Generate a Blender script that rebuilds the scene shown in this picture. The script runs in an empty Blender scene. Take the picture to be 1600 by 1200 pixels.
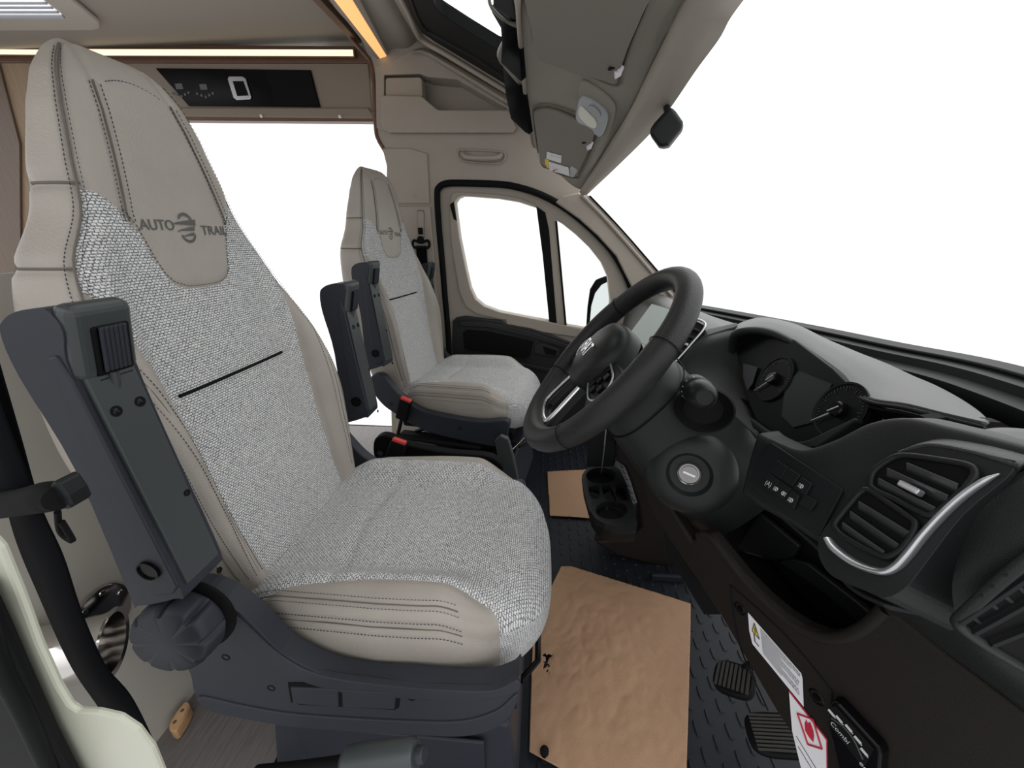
import bpy, math, random
import numpy as np
from mathutils import Vector, Matrix, noise
from mathutils.geometry import tessellate_polygon
random.seed(7)
SC = bpy.context.scene
# ------------------------------------------------------------------ camera, world, exposure
F_PX = 600.0; PITCH = 20.9; YAW = 4.5; CAM = np.array([0.0, 0.0, 1.0])
_t = math.radians(PITCH); _s = math.radians(YAW)
FW = np.array([-math.sin(_s)*math.cos(_t), math.cos(_s)*math.cos(_t), -math.sin(_t)])
RT = np.array([math.cos(_s), math.sin(_s), 0.0]); UP = np.cross(RT, FW)
cd = bpy.data.cameras.new('camera'); cam = bpy.data.objects.new('camera', cd); SC.collection.objects.link(cam)
cam.location = CAM
cam.rotation_euler = Matrix((RT, UP, -FW)).transposed().to_euler()
cd.sensor_fit = 'HORIZONTAL'; cd.sensor_width = 36.0; cd.lens = 36.0*F_PX/1600.0; cd.clip_start = 0.01
SC.camera = cam
SC.view_settings.view_transform = 'Standard'; SC.view_settings.look = 'None'
SC.view_settings.exposure = 0.0; SC.view_settings.gamma = 1.0; SC.view_settings.use_curve_mapping = False
world = bpy.data.worlds.new('white_sky'); SC.world = world; world.use_nodes = True
bg = world.node_tree.nodes['Background']; bg.inputs[0].default_value = (1.0, 1.0, 1.0, 1)
_n, _l = world.node_tree.nodes, world.node_tree.links        # bright overcast sky all round, dimmed behind the camera to shape the light
_tc = _n.new('ShaderNodeTexCoord'); _sx = _n.new('ShaderNodeSeparateXYZ'); _l.new(_tc.outputs['Generated'], _sx.inputs[0])
_m1 = _n.new('ShaderNodeMapRange'); _m1.inputs[1].default_value = -.05; _m1.inputs[2].default_value = .9; _m1.inputs[3].default_value = 1.15; _m1.inputs[4].default_value = 2.4; _l.new(_sx.outputs[2], _m1.inputs[0])
_m2 = _n.new('ShaderNodeMapRange'); _m2.inputs[1].default_value = -.55; _m2.inputs[2].default_value = -.02; _m2.inputs[3].default_value = .72; _m2.inputs[4].default_value = 1.0; _l.new(_sx.outputs[1], _m2.inputs[0])
_mm = _n.new('ShaderNodeMath'); _mm.operation = 'MULTIPLY'; _l.new(_m1.outputs[0], _mm.inputs[0]); _l.new(_m2.outputs[0], _mm.inputs[1]); _l.new(_mm.outputs[0], bg.inputs[1])
def area(name, loc, target, sx, sy, power, color=(1, 1, 1)):
    l = bpy.data.lights.new(name, 'AREA'); l.shape = 'RECTANGLE'; l.size = sx; l.size_y = sy; l.energy = power; l.color = color
    o = bpy.data.objects.new(name, l); SC.collection.objects.link(o); o.location = loc
    o.rotation_euler = (Vector(target)-Vector(loc)).to_track_quat('-Z', 'Y').to_euler(); return o

# ------------------------------------------------------------------ helpers
def ray(px, py): return FW + RT*(px-800)/F_PX - UP*(py-600)/F_PX
def W(px, py, **k):
    """point of the place seen at a pixel, on the plane x=, y= or z= const"""
    d = ray(px, py); (a, v), = k.items(); i = 'xyz'.index(a)
    return CAM + d*((v-CAM[i])/d[i])
def WP(px, py, a, n):
    a = np.array(a, float); n = np.array(n, float); d = ray(px, py)
    return CAM + d*(((a-CAM) @ n)/(d @ n))
def norm(v):
    v = np.array(v, float); return v/np.linalg.norm(v)
COL = SC.collection
def thing(name, label, cat, loc=(0, 0, 0), group=None):
    o = bpy.data.objects.new(name, None); COL.objects.link(o); o.location = loc
    o.empty_display_size = .05
    o['label'] = label; o['category'] = cat
    if group: o['group'] = group
    return o
def tag(o, label, cat, group=None, kind=None):
    o['label'] = label; o['category'] = cat
    if group: o['group'] = group
    if kind: o['kind'] = kind
    return o
def wloc(o):
    p = np.zeros(3)
    while o is not None:
        p += np.array(o.location); o = o.parent
    return p
def mk(name, verts, faces, mat, parent=None, smooth=True, uv=None, bevel=0, bseg=2, solid=0, soff=-1, sub=0, auto=None, struct=False, label=None):
    verts = np.array(verts, float)
    if parent is not None: verts = verts - wloc(parent)
    me = bpy.data.meshes.new(name); me.from_pydata([tuple(v) for v in verts], [], [tuple(int(i) for i in f) for f in faces]); me.validate()
    if mat is not None: me.materials.append(mat)
    if smooth: me.polygons.foreach_set('use_smooth', [True]*len(me.polygons))
    if uv is not None:
        l = me.uv_layers.new(name='UVMap'); idx = np.zeros(len(me.loops), int); me.loops.foreach_get('vertex_index', idx)
        l.data.foreach_set('uv', np.array(uv)[idx].astype(float).ravel())
    o = bpy.data.objects.new(name, me); COL.objects.link(o); o.parent = parent
    if smooth and auto:
        me.set_sharp_from_angle(angle=math.radians(auto))
    if solid:
        m = o.modifiers.new('s', 'SOLIDIFY'); m.thickness = solid; m.offset = soff
    if bevel:
        m = o.modifiers.new('b', 'BEVEL'); m.width = bevel; m.segments = bseg; m.limit_method = 'ANGLE'; m.angle_limit = math.radians(32)
        m.harden_normals = False
    if sub:
        m = o.modifiers.new('u', 'SUBSURF'); m.levels = sub; m.render_levels = sub
    if struct: o['kind'] = 'structure'
    if label: o['label'] = label
    return o
def prism(name, pts, off, mat, parent=None, holes=(), bevel=0, **k):
    """planar outline (with holes) given depth by the vector off"""
    loops = [[np.array(p, float) for p in pts]] + [[np.array(p, float) for p in h] for h in holes]
    n = np.zeros(3); L0 = loops[0]
    for i in range(len(L0)): n += np.cross(L0[i]-L0[0], L0[(i+1) % len(L0)]-L0[0])
    off = np.array(off, float)
    tris = tessellate_polygon([[Vector(p) for p in l] for l in loops])
    V = [p for l in loops for p in l]; N = len(V); Fs = []
    if not holes:
        Fs.append(list(range(N)) if n @ off < 0 else list(range(N))[::-1]); Fs.append([i+N for i in Fs[0]][::-1])
    else:
        for t in tris:
            a, b, c = t; nn = np.cross(V[b]-V[a], V[c]-V[a])
            if nn @ off > 0: t = (a, c, b)
            Fs.append(list(t)); Fs.append([i+N for i in t][::-1])
    s = 0
    for li, l in enumerate(loops):
        m = len(l); nl = np.zeros(3)
        for i in range(m): nl += np.cross(l[i]-l[0], l[(i+1) % m]-l[0])
        flip = (nl @ off < 0) ^ (li > 0)
        for i in range(m):
            a, b = s+i, s+(i+1) % m
            q = [a, b, b+N, a+N]
            Fs.append(q[::-1] if flip else q)
        s += m
    return mk(name, V + [p+off for p in V], Fs, mat, parent, smooth=k.pop('smooth', False), bevel=bevel, **k)
def spl(pts, n, closed=False):
    """Catmull-Rom resampling"""
    P = np.array(pts, float); m = len(P)
    if m < 3 and not closed:
        t = np.linspace(0, 1, n)[:, None]; return P[0]*(1-t)+P[-1]*t
    out = []
    seg = m if closed else m-1
    for i in range(n):
        t = i/(n if closed else n-1)*seg; k = min(int(t), seg-1); u = t-k
        g = (lambda j: P[j % m]) if closed else (lambda j: P[j] if 0 <= j < m else (2*P[0]-P[1] if j < 0 else 2*P[-1]-P[-2]))
        a, b, c, d = g(k-1), g(k), g(k+1), g(k+2)
        out.append(.5*((2*b)+(c-a)*u+(2*a-5*b+4*c-d)*u*u+(3*b-a-3*c+d)*u**3))
    return np.array(out)
def gridfaces(nr, nc, wrapc=False, off=0):
    Fs = []
    for i in range(nr-1):
        for j in range(nc if wrapc else nc-1):
            a = i*nc+j; b = i*nc+(j+1) % nc
            Fs.append((off+a, off+b, off+b+nc, off+a+nc))
    return Fs
def patch(name, rows, mat, parent=None, nu=24, nv=24, thick=.006, flip=False, **k):
    """smooth sheet through a grid of control points, given thickness"""
    R = [spl(r, nu) for r in rows]; C = np.array([spl([r[i] for r in R], nv) for i in range(nu)])
    V = C.transpose(1, 0, 2).reshape(-1, 3); Fs = gridfaces(nv, nu)
    if flip: Fs = [f[::-1] for f in Fs]
    return mk(name, V, Fs, mat, parent, solid=thick, **k)
def frames(P):
    T = np.gradient(P, axis=0); T /= np.linalg.norm(T, axis=1)[:, None]+1e-12
    up = np.array([0, 0, 1.0]) if abs(T[0][2]) < .9 else np.array([0, 1.0, 0]); N = []
    n = norm(np.cross(T[0], up))
    for t in T:
        n = n-t*(n @ t); n = norm(n); N.append(n)
    N = np.array(N); return T, N, np.cross(T, N)
def tube(name, pts, r, mat, parent=None, n=0, res=12, closed=False, caps=True, flat=1.0, join=None, **k):
    P = spl(pts, n, closed) if n else np.array(pts, float); m = len(P)
    T, N, B = frames(P)
    if closed:
        T = np.roll(P, -1, 0)-np.roll(P, 1, 0); T /= np.linalg.norm(T, axis=1)[:, None]
        c = P.mean(0); N = P-c; N -= T*(N*T).sum(1)[:, None]; N /= np.linalg.norm(N, axis=1)[:, None]; B = np.cross(T, N)
    r = np.interp(np.linspace(0, 1, m), np.linspace(0, 1, len(r)), r) if hasattr(r, '__len__') else np.full(m, r)
    V = []
    for i in range(m):
        for j in range(res):
            a = 2*math.pi*j/res; V.append(P[i]+r[i]*(N[i]*math.cos(a)+B[i]*math.sin(a)*flat))
    Fs = gridfaces(m, res, True)
    if closed: Fs += [((m-1)*res+j, (m-1)*res+(j+1) % res, (j+1) % res, j) for j in range(res)]
    elif caps: Fs += [tuple(range(res))[::-1], tuple(range((m-1)*res, m*res))]
    if join is not None:
        o = len(join[0]); join[0].extend(V); join[1].extend([tuple(i+o for i in f) for f in Fs]); return
    return mk(name, V, Fs, mat, parent, auto=k.pop('auto', 50), **k)
def lathe(name, c, ax, prof, mat, parent=None, res=32, sx=1.0, sy=1.0, u0=None, join=None, **k):
    """profile [(radius, distance along axis)] turned about the axis ax at c"""
    ax = norm(ax); u = np.array(u0, float) if u0 is not None else (np.array([0, 0, 1.0]) if abs(ax[2]) < .9 else np.array([1.0, 0, 0]))
    u = norm(u-ax*(u @ ax)); v = np.cross(ax, u); c = np.array(c, float); V = []
    for (r, d) in prof:
        for j in range(res):
            a = 2*math.pi*j/res; V.append(c+ax*d+r*(u*math.cos(a)*sx+v*math.sin(a)*sy))
    Fs = gridfaces(len(prof), res, True)
    if prof[0][0] > 1e-6: Fs.append(tuple(range(res))[::-1])
    if prof[-1][0] > 1e-6: Fs.append(tuple(range((len(prof)-1)*res, len(prof)*res)))
    if join is not None:
        o = len(join[0]); join[0].extend(V); join[1].extend([tuple(i+o for i in f) for f in Fs]); return
    return mk(name, V, Fs, mat, parent, auto=k.pop('auto', 35), **k)
def boxv(c, ex, ey, ez, join=None):
    c, ex, ey, ez = [np.array(v, float) for v in (c, ex, ey, ez)]
    V = [c+sx*ex+sy*ey+sz*ez for sx in (-1, 1) for sy in (-1, 1) for sz in (-1, 1)]
    Fs = [(0, 1, 3, 2), (4, 6, 7, 5), (0, 4, 5, 1), (2, 3, 7, 6), (0, 2, 6, 4), (1, 5, 7, 3)]
    if np.cross(ex, ey) @ ez < 0: Fs = [f[::-1] for f in Fs]
    if join is not None:
        o = len(join[0]); join[0].extend(V); join[1].extend([tuple(i+o for i in f) for f in Fs])
    return V, Fs
def box(name, lo, hi, mat, parent=None, bevel=.003, **k):
    lo = np.array(lo, float); hi = np.array(hi, float); h = (hi-lo)/2
    V, Fs = boxv((lo+hi)/2, (h[0], 0, 0), (0, h[1], 0), (0, 0, h[2]))
    return mk(name, V, Fs, mat, parent, smooth=False, bevel=bevel, **k)
def obox(name, c, ex, ey, ez, mat, parent=None, bevel=.003, **k):
    V, Fs = boxv(c, ex, ey, ez); return mk(name, V, Fs, mat, parent, smooth=False, bevel=bevel, **k)
def text(name, body, o, ux, uy, h, mat, parent=None, width=None, depth=.0006, fn=None, sx=1.0, bold=0.0):
    """lettering as thin raised mesh: origin o, reading direction ux, letter-up uy, cap height h"""
    cu = bpy.data.curves.new(name, 'FONT'); cu.body = body; cu.size = 1.0; cu.extrude = 0.0; cu.resolution_u = 4; cu.offset = bold
    t = bpy.data.objects.new(name, cu); COL.objects.link(t)
    me = bpy.data.meshes.new_from_object(t.evaluated_get(bpy.context.evaluated_depsgraph_get()))
    bpy.data.objects.remove(t); V = np.array([v.co[:] for v in me.vertices]); Fs = [tuple(p.vertices) for p in me.polygons]
    bpy.data.meshes.remove(me)
    V[:, 0] -= V[:, 0].min(); s = h/.69; w = V[:, 0].max()*s*sx
    kx = (width/w if width else 1.0)*s*sx
    ux, uy = norm(ux), norm(uy); nz = np.cross(ux, uy)
    if fn: Q = np.array([fn(a*kx, b*s) for a, b, _ in V])
    else: Q = np.array([np.array(o)+ux*a*kx+uy*b*s+nz*depth for a, b, _ in V])
    return mk(name, Q, Fs, mat, parent, smooth=False)
def split(V, T, f):
    """cut triangles along f=0; V rows may carry extra attributes. returns (f>0 part, f<=0 part)"""
    V = [np.array(v) for v in V]; f = list(f); cache = {}; pos = []; neg = []
    def mid(a, b):
        k = (min(a, b), max(a, b))
        if k not in cache:
            t = f[a]/(f[a]-f[b]); V.append(V[a]*(1-t)+V[b]*t); f.append(0.0); cache[k] = len(V)-1
        return cache[k]
    for tri in T:
        s = [f[i] > 0 for i in tri]
        if all(s): pos.append(tri); continue
        if not any(s): neg.append(tri); continue
        P, N = [], []
        n = len(tri)
        for i in range(n):
            a, b = tri[i], tri[(i+1) % n]
            (P if s[i] else N).append(a)
            if s[i] != s[(i+1) % n]:
                m = mid(a, b); P.append(m); N.append(m)
        if len(P) > 2: pos.append(tuple(P))
        if len(N) > 2: neg.append(tuple(N))
    V = np.array(V)
    def pack(Fs):
        ids = sorted({i for t in Fs for i in t}); mp = {j: i for i, j in enumerate(ids)}
        return V[ids], [tuple(mp[i] for i in t) for t in Fs]
    return pack(pos), pack(neg)
def dashes(paths, mat, parent, name='stitching', L=.0032, gap=.0022, r=.00038):
    J = ([], [])
    for P, Nn in paths:
        P = np.array(P); Nn = np.array(Nn); d = np.r_[0, np.cumsum(np.linalg.norm(np.diff(P, axis=0), axis=1))]
        s = 0
        while s+L < d[-1]:
            a = np.array([np.interp(s, d, P[:, i]) for i in range(3)]); b = np.array([np.interp(s+L, d, P[:, i]) for i in range(3)])
            n = norm([np.interp(s, d, Nn[:, i]) for i in range(3)]); t = norm(b-a)
            boxv((a+b)/2+n*.0002, t*L/2, np.cross(t, n)*r, n*r, J); s += L+gap
    return mk(name, J[0], J[1], mat, parent, smooth=False)

# ------------------------------------------------------------------ materials
def nodes(name):
    m = bpy.data.materials.new(name); m.use_nodes = True; nt = m.node_tree; return m, nt, nt.nodes['Principled BSDF']
def mat(name, col, rough=.5, metal=0, bump=0, bscale=300, spec=.5, var=0, vscale=8, coat=0, kind='noise'):
    m, nt, b = nodes(name); N, L = nt.nodes, nt.links
    b.inputs['Base Color'].default_value = (*col, 1); b.inputs['Roughness'].default_value = rough
    b.inputs['Metallic'].default_value = metal; b.inputs['Specular IOR Level'].default_value = spec; b.inputs['Coat Weight'].default_value = coat
    tc = N.new('ShaderNodeTexCoord')
    if bump:
        t = N.new('ShaderNodeTexNoise' if kind == 'noise' else 'ShaderNodeTexVoronoi'); t.inputs['Scale'].default_value = bscale
        L.new(tc.outputs['Object'], t.inputs['Vector'])
        u = N.new('ShaderNodeBump'); u.inputs['Strength'].default_value = bump; u.inputs['Distance'].default_value = .001
        L.new(t.outputs[0], u.inputs['Height']); L.new(u.outputs[0], b.inputs['Normal'])
    if var:
        t = N.new('ShaderNodeTexNoise'); t.inputs['Scale'].default_value = vscale; t.inputs['Detail'].default_value = 4
        L.new(tc.outputs['Object'], t.inputs['Vector'])
        r = N.new('ShaderNodeValToRGB'); c = np.array(col)
        r.color_ramp.elements[0].color = (*(c*(1-var)), 1); r.color_ramp.elements[1].color = (*np.minimum(c*(1+var), 1), 1)
        r.color_ramp.elements[0].position = .35; r.color_ramp.elements[1].position = .65
        L.new(t.outputs[0], r.inputs[0]); L.new(r.outputs[0], b.inputs['Base Color'])
    return m
M = {}
M['leather'] = mat('beige_leather', (.40, .365, .325), .45, bump=.35, bscale=380, kind='v', var=.04, vscale=12)
M['seam'] = mat('seam_thread', (.045, .045, .06), .8)
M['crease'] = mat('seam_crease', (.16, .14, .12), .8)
M['seat_plastic'] = mat('charcoal_plastic', (.032, .035, .046), .46, spec=.3, bump=.12, bscale=900)
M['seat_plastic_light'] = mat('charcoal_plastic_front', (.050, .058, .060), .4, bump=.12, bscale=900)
M['dash'] = mat('dash_plastic', (.012, .0135, .014), .45, bump=.18, bscale=1100, kind='v', spec=.28)
M['dash_smooth'] = mat('dash_smooth_plastic', (.010, .011, .012), .42, spec=.25, bump=.08, bscale=900)
M['dash_top'] = mat('dash_top_plastic', (.016, .018, .0185), .36, bump=.2, bscale=1000, kind='v', spec=.6)
M['slat'] = mat('vent_slat_plastic', (.022, .024, .025), .28, spec=.7)
M['door_black'] = mat('door_card_plastic', (.018, .020, .020), .45, bump=.2, bscale=700, spec=.35)
M['lower'] = mat('lower_dash_plastic', (.013, .0105, .009), .55, spec=.22, bump=.15, bscale=1000, kind='v')
M['black'] = mat('matt_black', (.003, .003, .0035), .75, bump=.1, bscale=500, spec=.2)
M['gloss'] = mat('gloss_black', (.004, .004, .005), .2, spec=.18)
M['rubber'] = mat('black_rubber', (.004, .0045, .005), .65, spec=.15, bump=.1, bscale=500)
M['matrub'] = mat('floor_mat_rubber', (.011, .013, .018), .5, spec=.3, bump=.25, bscale=900)
M['chrome'] = mat('satin_chrome', (.72, .73, .76), .22, metal=1)
M['steel'] = mat('polished_steel', (.72, .70, .68), .12, metal=1)
M['silver'] = mat('silver_trim', (.60, .61, .64), .3, metal=.85)
M['trim'] = mat('cab_trim', (.37, .328, .28), .55, bump=.12, bscale=500, var=.02)
M['headliner'] = mat('headliner', (.29, .262, .228), .75, bump=.35, bscale=450)  # darker than the beige trim: the underside's dimness is put into the colour
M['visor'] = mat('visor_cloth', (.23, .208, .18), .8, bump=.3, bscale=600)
M['ceil'] = mat('ceiling_board', (.27, .24, .205), .7, bump=.2, bscale=400)
M['unit'] = mat('overhead_unit', (.27, .22, .175), .6, bump=.1, bscale=300)
M['partition'] = mat('pale_board', (.50, .48, .43), .5, var=.02)
M['cream'] = mat('cream_pillar', (.50, .51, .42), .4)
M['webbing'] = mat('belt_webbing', (.003, .0035, .005), .9, spec=.08, bump=.4, bscale=1200)
M['red'] = mat('buckle_red', (.75, .06, .055), .4)
M['white'] = mat('label_white', (.80, .80, .84), .5)
M['ink'] = mat('label_ink', (.05, .05, .06), .6)
M['inkred'] = mat('label_red', (.50, .02, .05), .5)
M['yellow'] = mat('label_yellow', (.80, .60, .04), .5)
M['mark'] = mat('marking_grey', (.55, .57, .58), .5)
M['logo'] = mat('logo_print', (.105, .10, .095), .5)
M['greyclip'] = mat('grey_lamp_plastic', (.36, .38, .40), .35)
M['lens'] = mat('lamp_lens', (.62, .60, .52), .2)
M['mirror'] = mat('mirror_glass', (.75, .80, .80), .03, metal=1)
M['screen'] = mat('screen_glass', (.50, .56, .54), .15, spec=.6)
M['wooden'] = mat('varnished_wood', (.55, .33, .17), .4, var=.2, vscale=30)
def wood(name, c0, c1, scale, rough=.45):
    m, nt, b = nodes(name); N, L = nt.nodes, nt.links
    tc = N.new('ShaderNodeTexCoord'); mp = N.new('ShaderNodeMapping'); mp.inputs['Scale'].default_value = scale
    t = N.new('ShaderNodeTexNoise'); t.inputs['Scale'].default_value = 3; t.inputs['Detail'].default_value = 8; t.inputs['Roughness'].default_value = .7
    r = N.new('ShaderNodeValToRGB'); r.color_ramp.elements[0].color = (*c0, 1); r.color_ramp.elements[1].color = (*c1, 1)
    r.color_ramp.elements[0].position = .3; r.color_ramp.elements[1].position = .7
    L.new(tc.outputs['Object'], mp.inputs[0]); L.new(mp.outputs[0], t.inputs['Vector']); L.new(t.outputs[0], r.inputs[0]); L.new(r.outputs[0], b.inputs['Base Color'])
    b.inputs['Roughness'].default_value = rough; return m
M['brown'] = wood('brown_wood', (.11, .055, .032), (.17, .09, .055), (3, 3, 40))
M['palewood'] = wood('pale_wood', (.31, .215, .14), (.42, .30, .20), (40, 40, 2))
M['greyfloor'] = wood('grey_plank_floor', (.10, .09, .09), (.19, .175, .17), (60, 4, 4))
def fabric():
    m, nt, b = nodes('knit_fabric'); N, L = nt.nodes, nt.links
    uv = N.new('ShaderNodeUVMap'); mp = N.new('ShaderNodeMapping'); mp.inputs['Scale'].default_value = (1, 1, 1); L.new(uv.outputs[0], mp.inputs[0])
    br = N.new('ShaderNodeTexBrick'); br.offset = .5; br.inputs['Scale'].default_value = 1.0
    br.inputs['Brick Width'].default_value = .0056; br.inputs['Row Height'].default_value = .0036; br.inputs['Mortar Size'].default_value = .0008
    br.inputs['Mortar Smooth'].default_value = .7; br.inputs['Bias'].default_value = 0
    br.inputs['Color1'].default_value = (.86, .86, .85, 1); br.inputs['Color2'].default_value = (.70, .70, .70, 1); br.inputs['Mortar'].default_value = (.17, .175, .19, 1)
    wob = N.new('ShaderNodeTexNoise'); wob.inputs['Scale'].default_value = 420; wob.inputs['Detail'].default_value = 2; L.new(uv.outputs[0], wob.inputs['Vector'])
    sc = N.new('ShaderNodeVectorMath'); sc.operation = 'SCALE'; sc.inputs['Scale'].default_value = .0038; L.new(wob.outputs['Color'], sc.inputs[0])
    ad = N.new('ShaderNodeVectorMath'); ad.operation = 'ADD'; L.new(mp.outputs[0], ad.inputs[0]); L.new(sc.outputs[0], ad.inputs[1]); L.new(ad.outputs[0], br.inputs['Vector'])
    L.new(br.outputs['Color'], b.inputs['Base Color']); b.inputs['Roughness'].default_value = .85; b.inputs['Specular IOR Level'].default_value = .2
    inv = N.new('ShaderNodeMath'); inv.operation = 'SUBTRACT'; inv.inputs[0].default_value = 1.0; L.new(br.outputs['Fac'], inv.inputs[1])
    bu = N.new('ShaderNodeBump'); bu.inputs['Strength'].default_value = .6; bu.inputs['Distance'].default_value = .0012; L.new(inv.outputs[0], bu.inputs['Height']); L.new(bu.outputs[0], b.inputs['Normal'])
    return m
M['fabric'] = fabric()
def kraft():
    m, nt, b = nodes('kraft_paper'); N, L = nt.nodes, nt.links
    tc = N.new('ShaderNodeTexCoord'); t = N.new('ShaderNodeTexNoise'); t.inputs['Scale'].default_value = 500; L.new(tc.outputs['Object'], t.inputs['Vector'])
    r = N.new('ShaderNodeValToRGB'); r.color_ramp.elements[0].color = (.30, .175, .10, 1); r.color_ramp.elements[1].color = (.46, .285, .175, 1); L.new(t.outputs[0], r.inputs[0]); L.new(r.outputs[0], b.inputs['Base Color'])
    b.inputs['Roughness'].default_value = .8; return m
M['kraft'] = kraft()
def emis(name, col, s):
    m, nt, b = nodes(name); b.inputs['Base Color'].default_value = (*col, 1); b.inputs['Emission Color'].default_value = (*col, 1); b.inputs['Emission Strength'].default_value = s; return m
M['led'] = emis('warm_led', (.90, .46, .17), 1.05); M['led_pale'] = emis('pale_led', (1.0, .80, .52), 1.2)
def glass():
    m = bpy.data.materials.new('clear_glass'); m.use_nodes = True; nt = m.node_tree; N, L = nt.nodes, nt.links; N.clear()
    o = N.new('ShaderNodeOutputMaterial'); mx = N.new('ShaderNodeMixShader'); t = N.new('ShaderNodeBsdfTransparent'); t.inputs[0].default_value = (.97, .98, .97, 1)
    g = N.new('ShaderNodeBsdfGlossy'); g.inputs['Roughness'].default_value = .02; mx.inputs[0].default_value = .03
    L.new(t.outputs[0], mx.inputs[1]); L.new(g.outputs[0], mx.inputs[2]); L.new(mx.outputs[0], o.inputs[0]); return m
M['glass'] = glass()
# ------------------------------------------------------------------ captain seats (origin: floor under the cushion front, x forward, y across)
SEAT_Y = .595
BZ = np.array([.43, .52, .62, .72, .82, .90, .97, 1.03, 1.09, 1.15, 1.185, 1.215, 1.235])
BF = np.array([-.450, -.470, -.490, -.506, -.524, -.539, -.547, -.546, -.550, -.558, -.566, -.574, -.58])
BB = np.array([-.590, -.610, -.630, -.648, -.660, -.663, -.660, -.652, -.645, -.632, -.625, -.620, -.618])
BWd = np.array([.180, .196, .212, .217, .208, .190, .168, .133, .118, .103, .090, .076, .066])
BP = np.array([.045, .060, .080, .088, .070, .040, .015, .004, .0, .0, .0, .0, .0])
def pts(L, **k): return [W(a, b, **k) for a, b in L]
def bsec(z):
    def I(a): # smooth interpolation
        k = np.clip(np.searchsorted(BZ, z)-1, 0, len(BZ)-2); u = (z-BZ[k])/(BZ[k+1]-BZ[k])
        p = lambda j: a[min(max(j, 0), len(a)-1)]
        A, B, C_, D = p(k-1), p(k), p(k+1), p(k+2)
        return .5*((2*B)+(C_-A)*u+(2*A-5*B+4*C_-D)*u*u+(3*B-A-3*C_+D)*u**3)
    return I(BF), I(BB), I(BWd), I(BP)
ZT, ZB, RC = 1.228, .43, .045
def bumpf(r): 
    t = np.clip((r-.60)/.30, 0, 1); return t*t*(3-2*t)
def bpt(y_or_a, z, byangle=False):
    xf, xb, w, bp = bsec(min(max(z, ZB), 1.2279)); half = (xf-xb)/2; mid = (xf+xb)/2; k = 1.0
    if z > ZT-RC: q = (z-(ZT-RC))/RC; k = math.sqrt(max(1-q*q, 0)); half *= (.15+.85*k); w = w*(.72+.28*k); bp *= k
    if z < ZB+.03: q = (ZB+.03-z)/.03; k = math.sqrt(max(1-q*q, 0)); half *= (.4+.6*k); bp *= k
    n = 3.6
    if byangle:
        a = y_or_a; s, c = math.sin(a), math.cos(a)
        y = w*math.copysign(abs(s)**(2/n), s); cx = math.copysign(abs(c)**(2/n), c)
    else:
        y = y_or_a; r = min(abs(y)/w, .999); cx = (1-r**n)**(1/n)
    x = mid+half*cx+(bp*bumpf(abs(y)/w)*cx if cx > 0 else 0)
    return np.array([x, y, z]), cx, w
def zp(y):
    return np.interp(abs(y), [0, .03, .05, .06, .069, .077, .090, .105, .13], [.925, .926, .934, .948, .980, 1.01, 1.035, 1.052, 1.062])
def fw(z):
    return np.interp(z, [.43, .50, .58, .68, .78, .86, .91, .94, .965, 1.0, 1.1], [.122, .130, .138, .145, .149, .153, .160, .168, .30, .3, .3])
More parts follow.
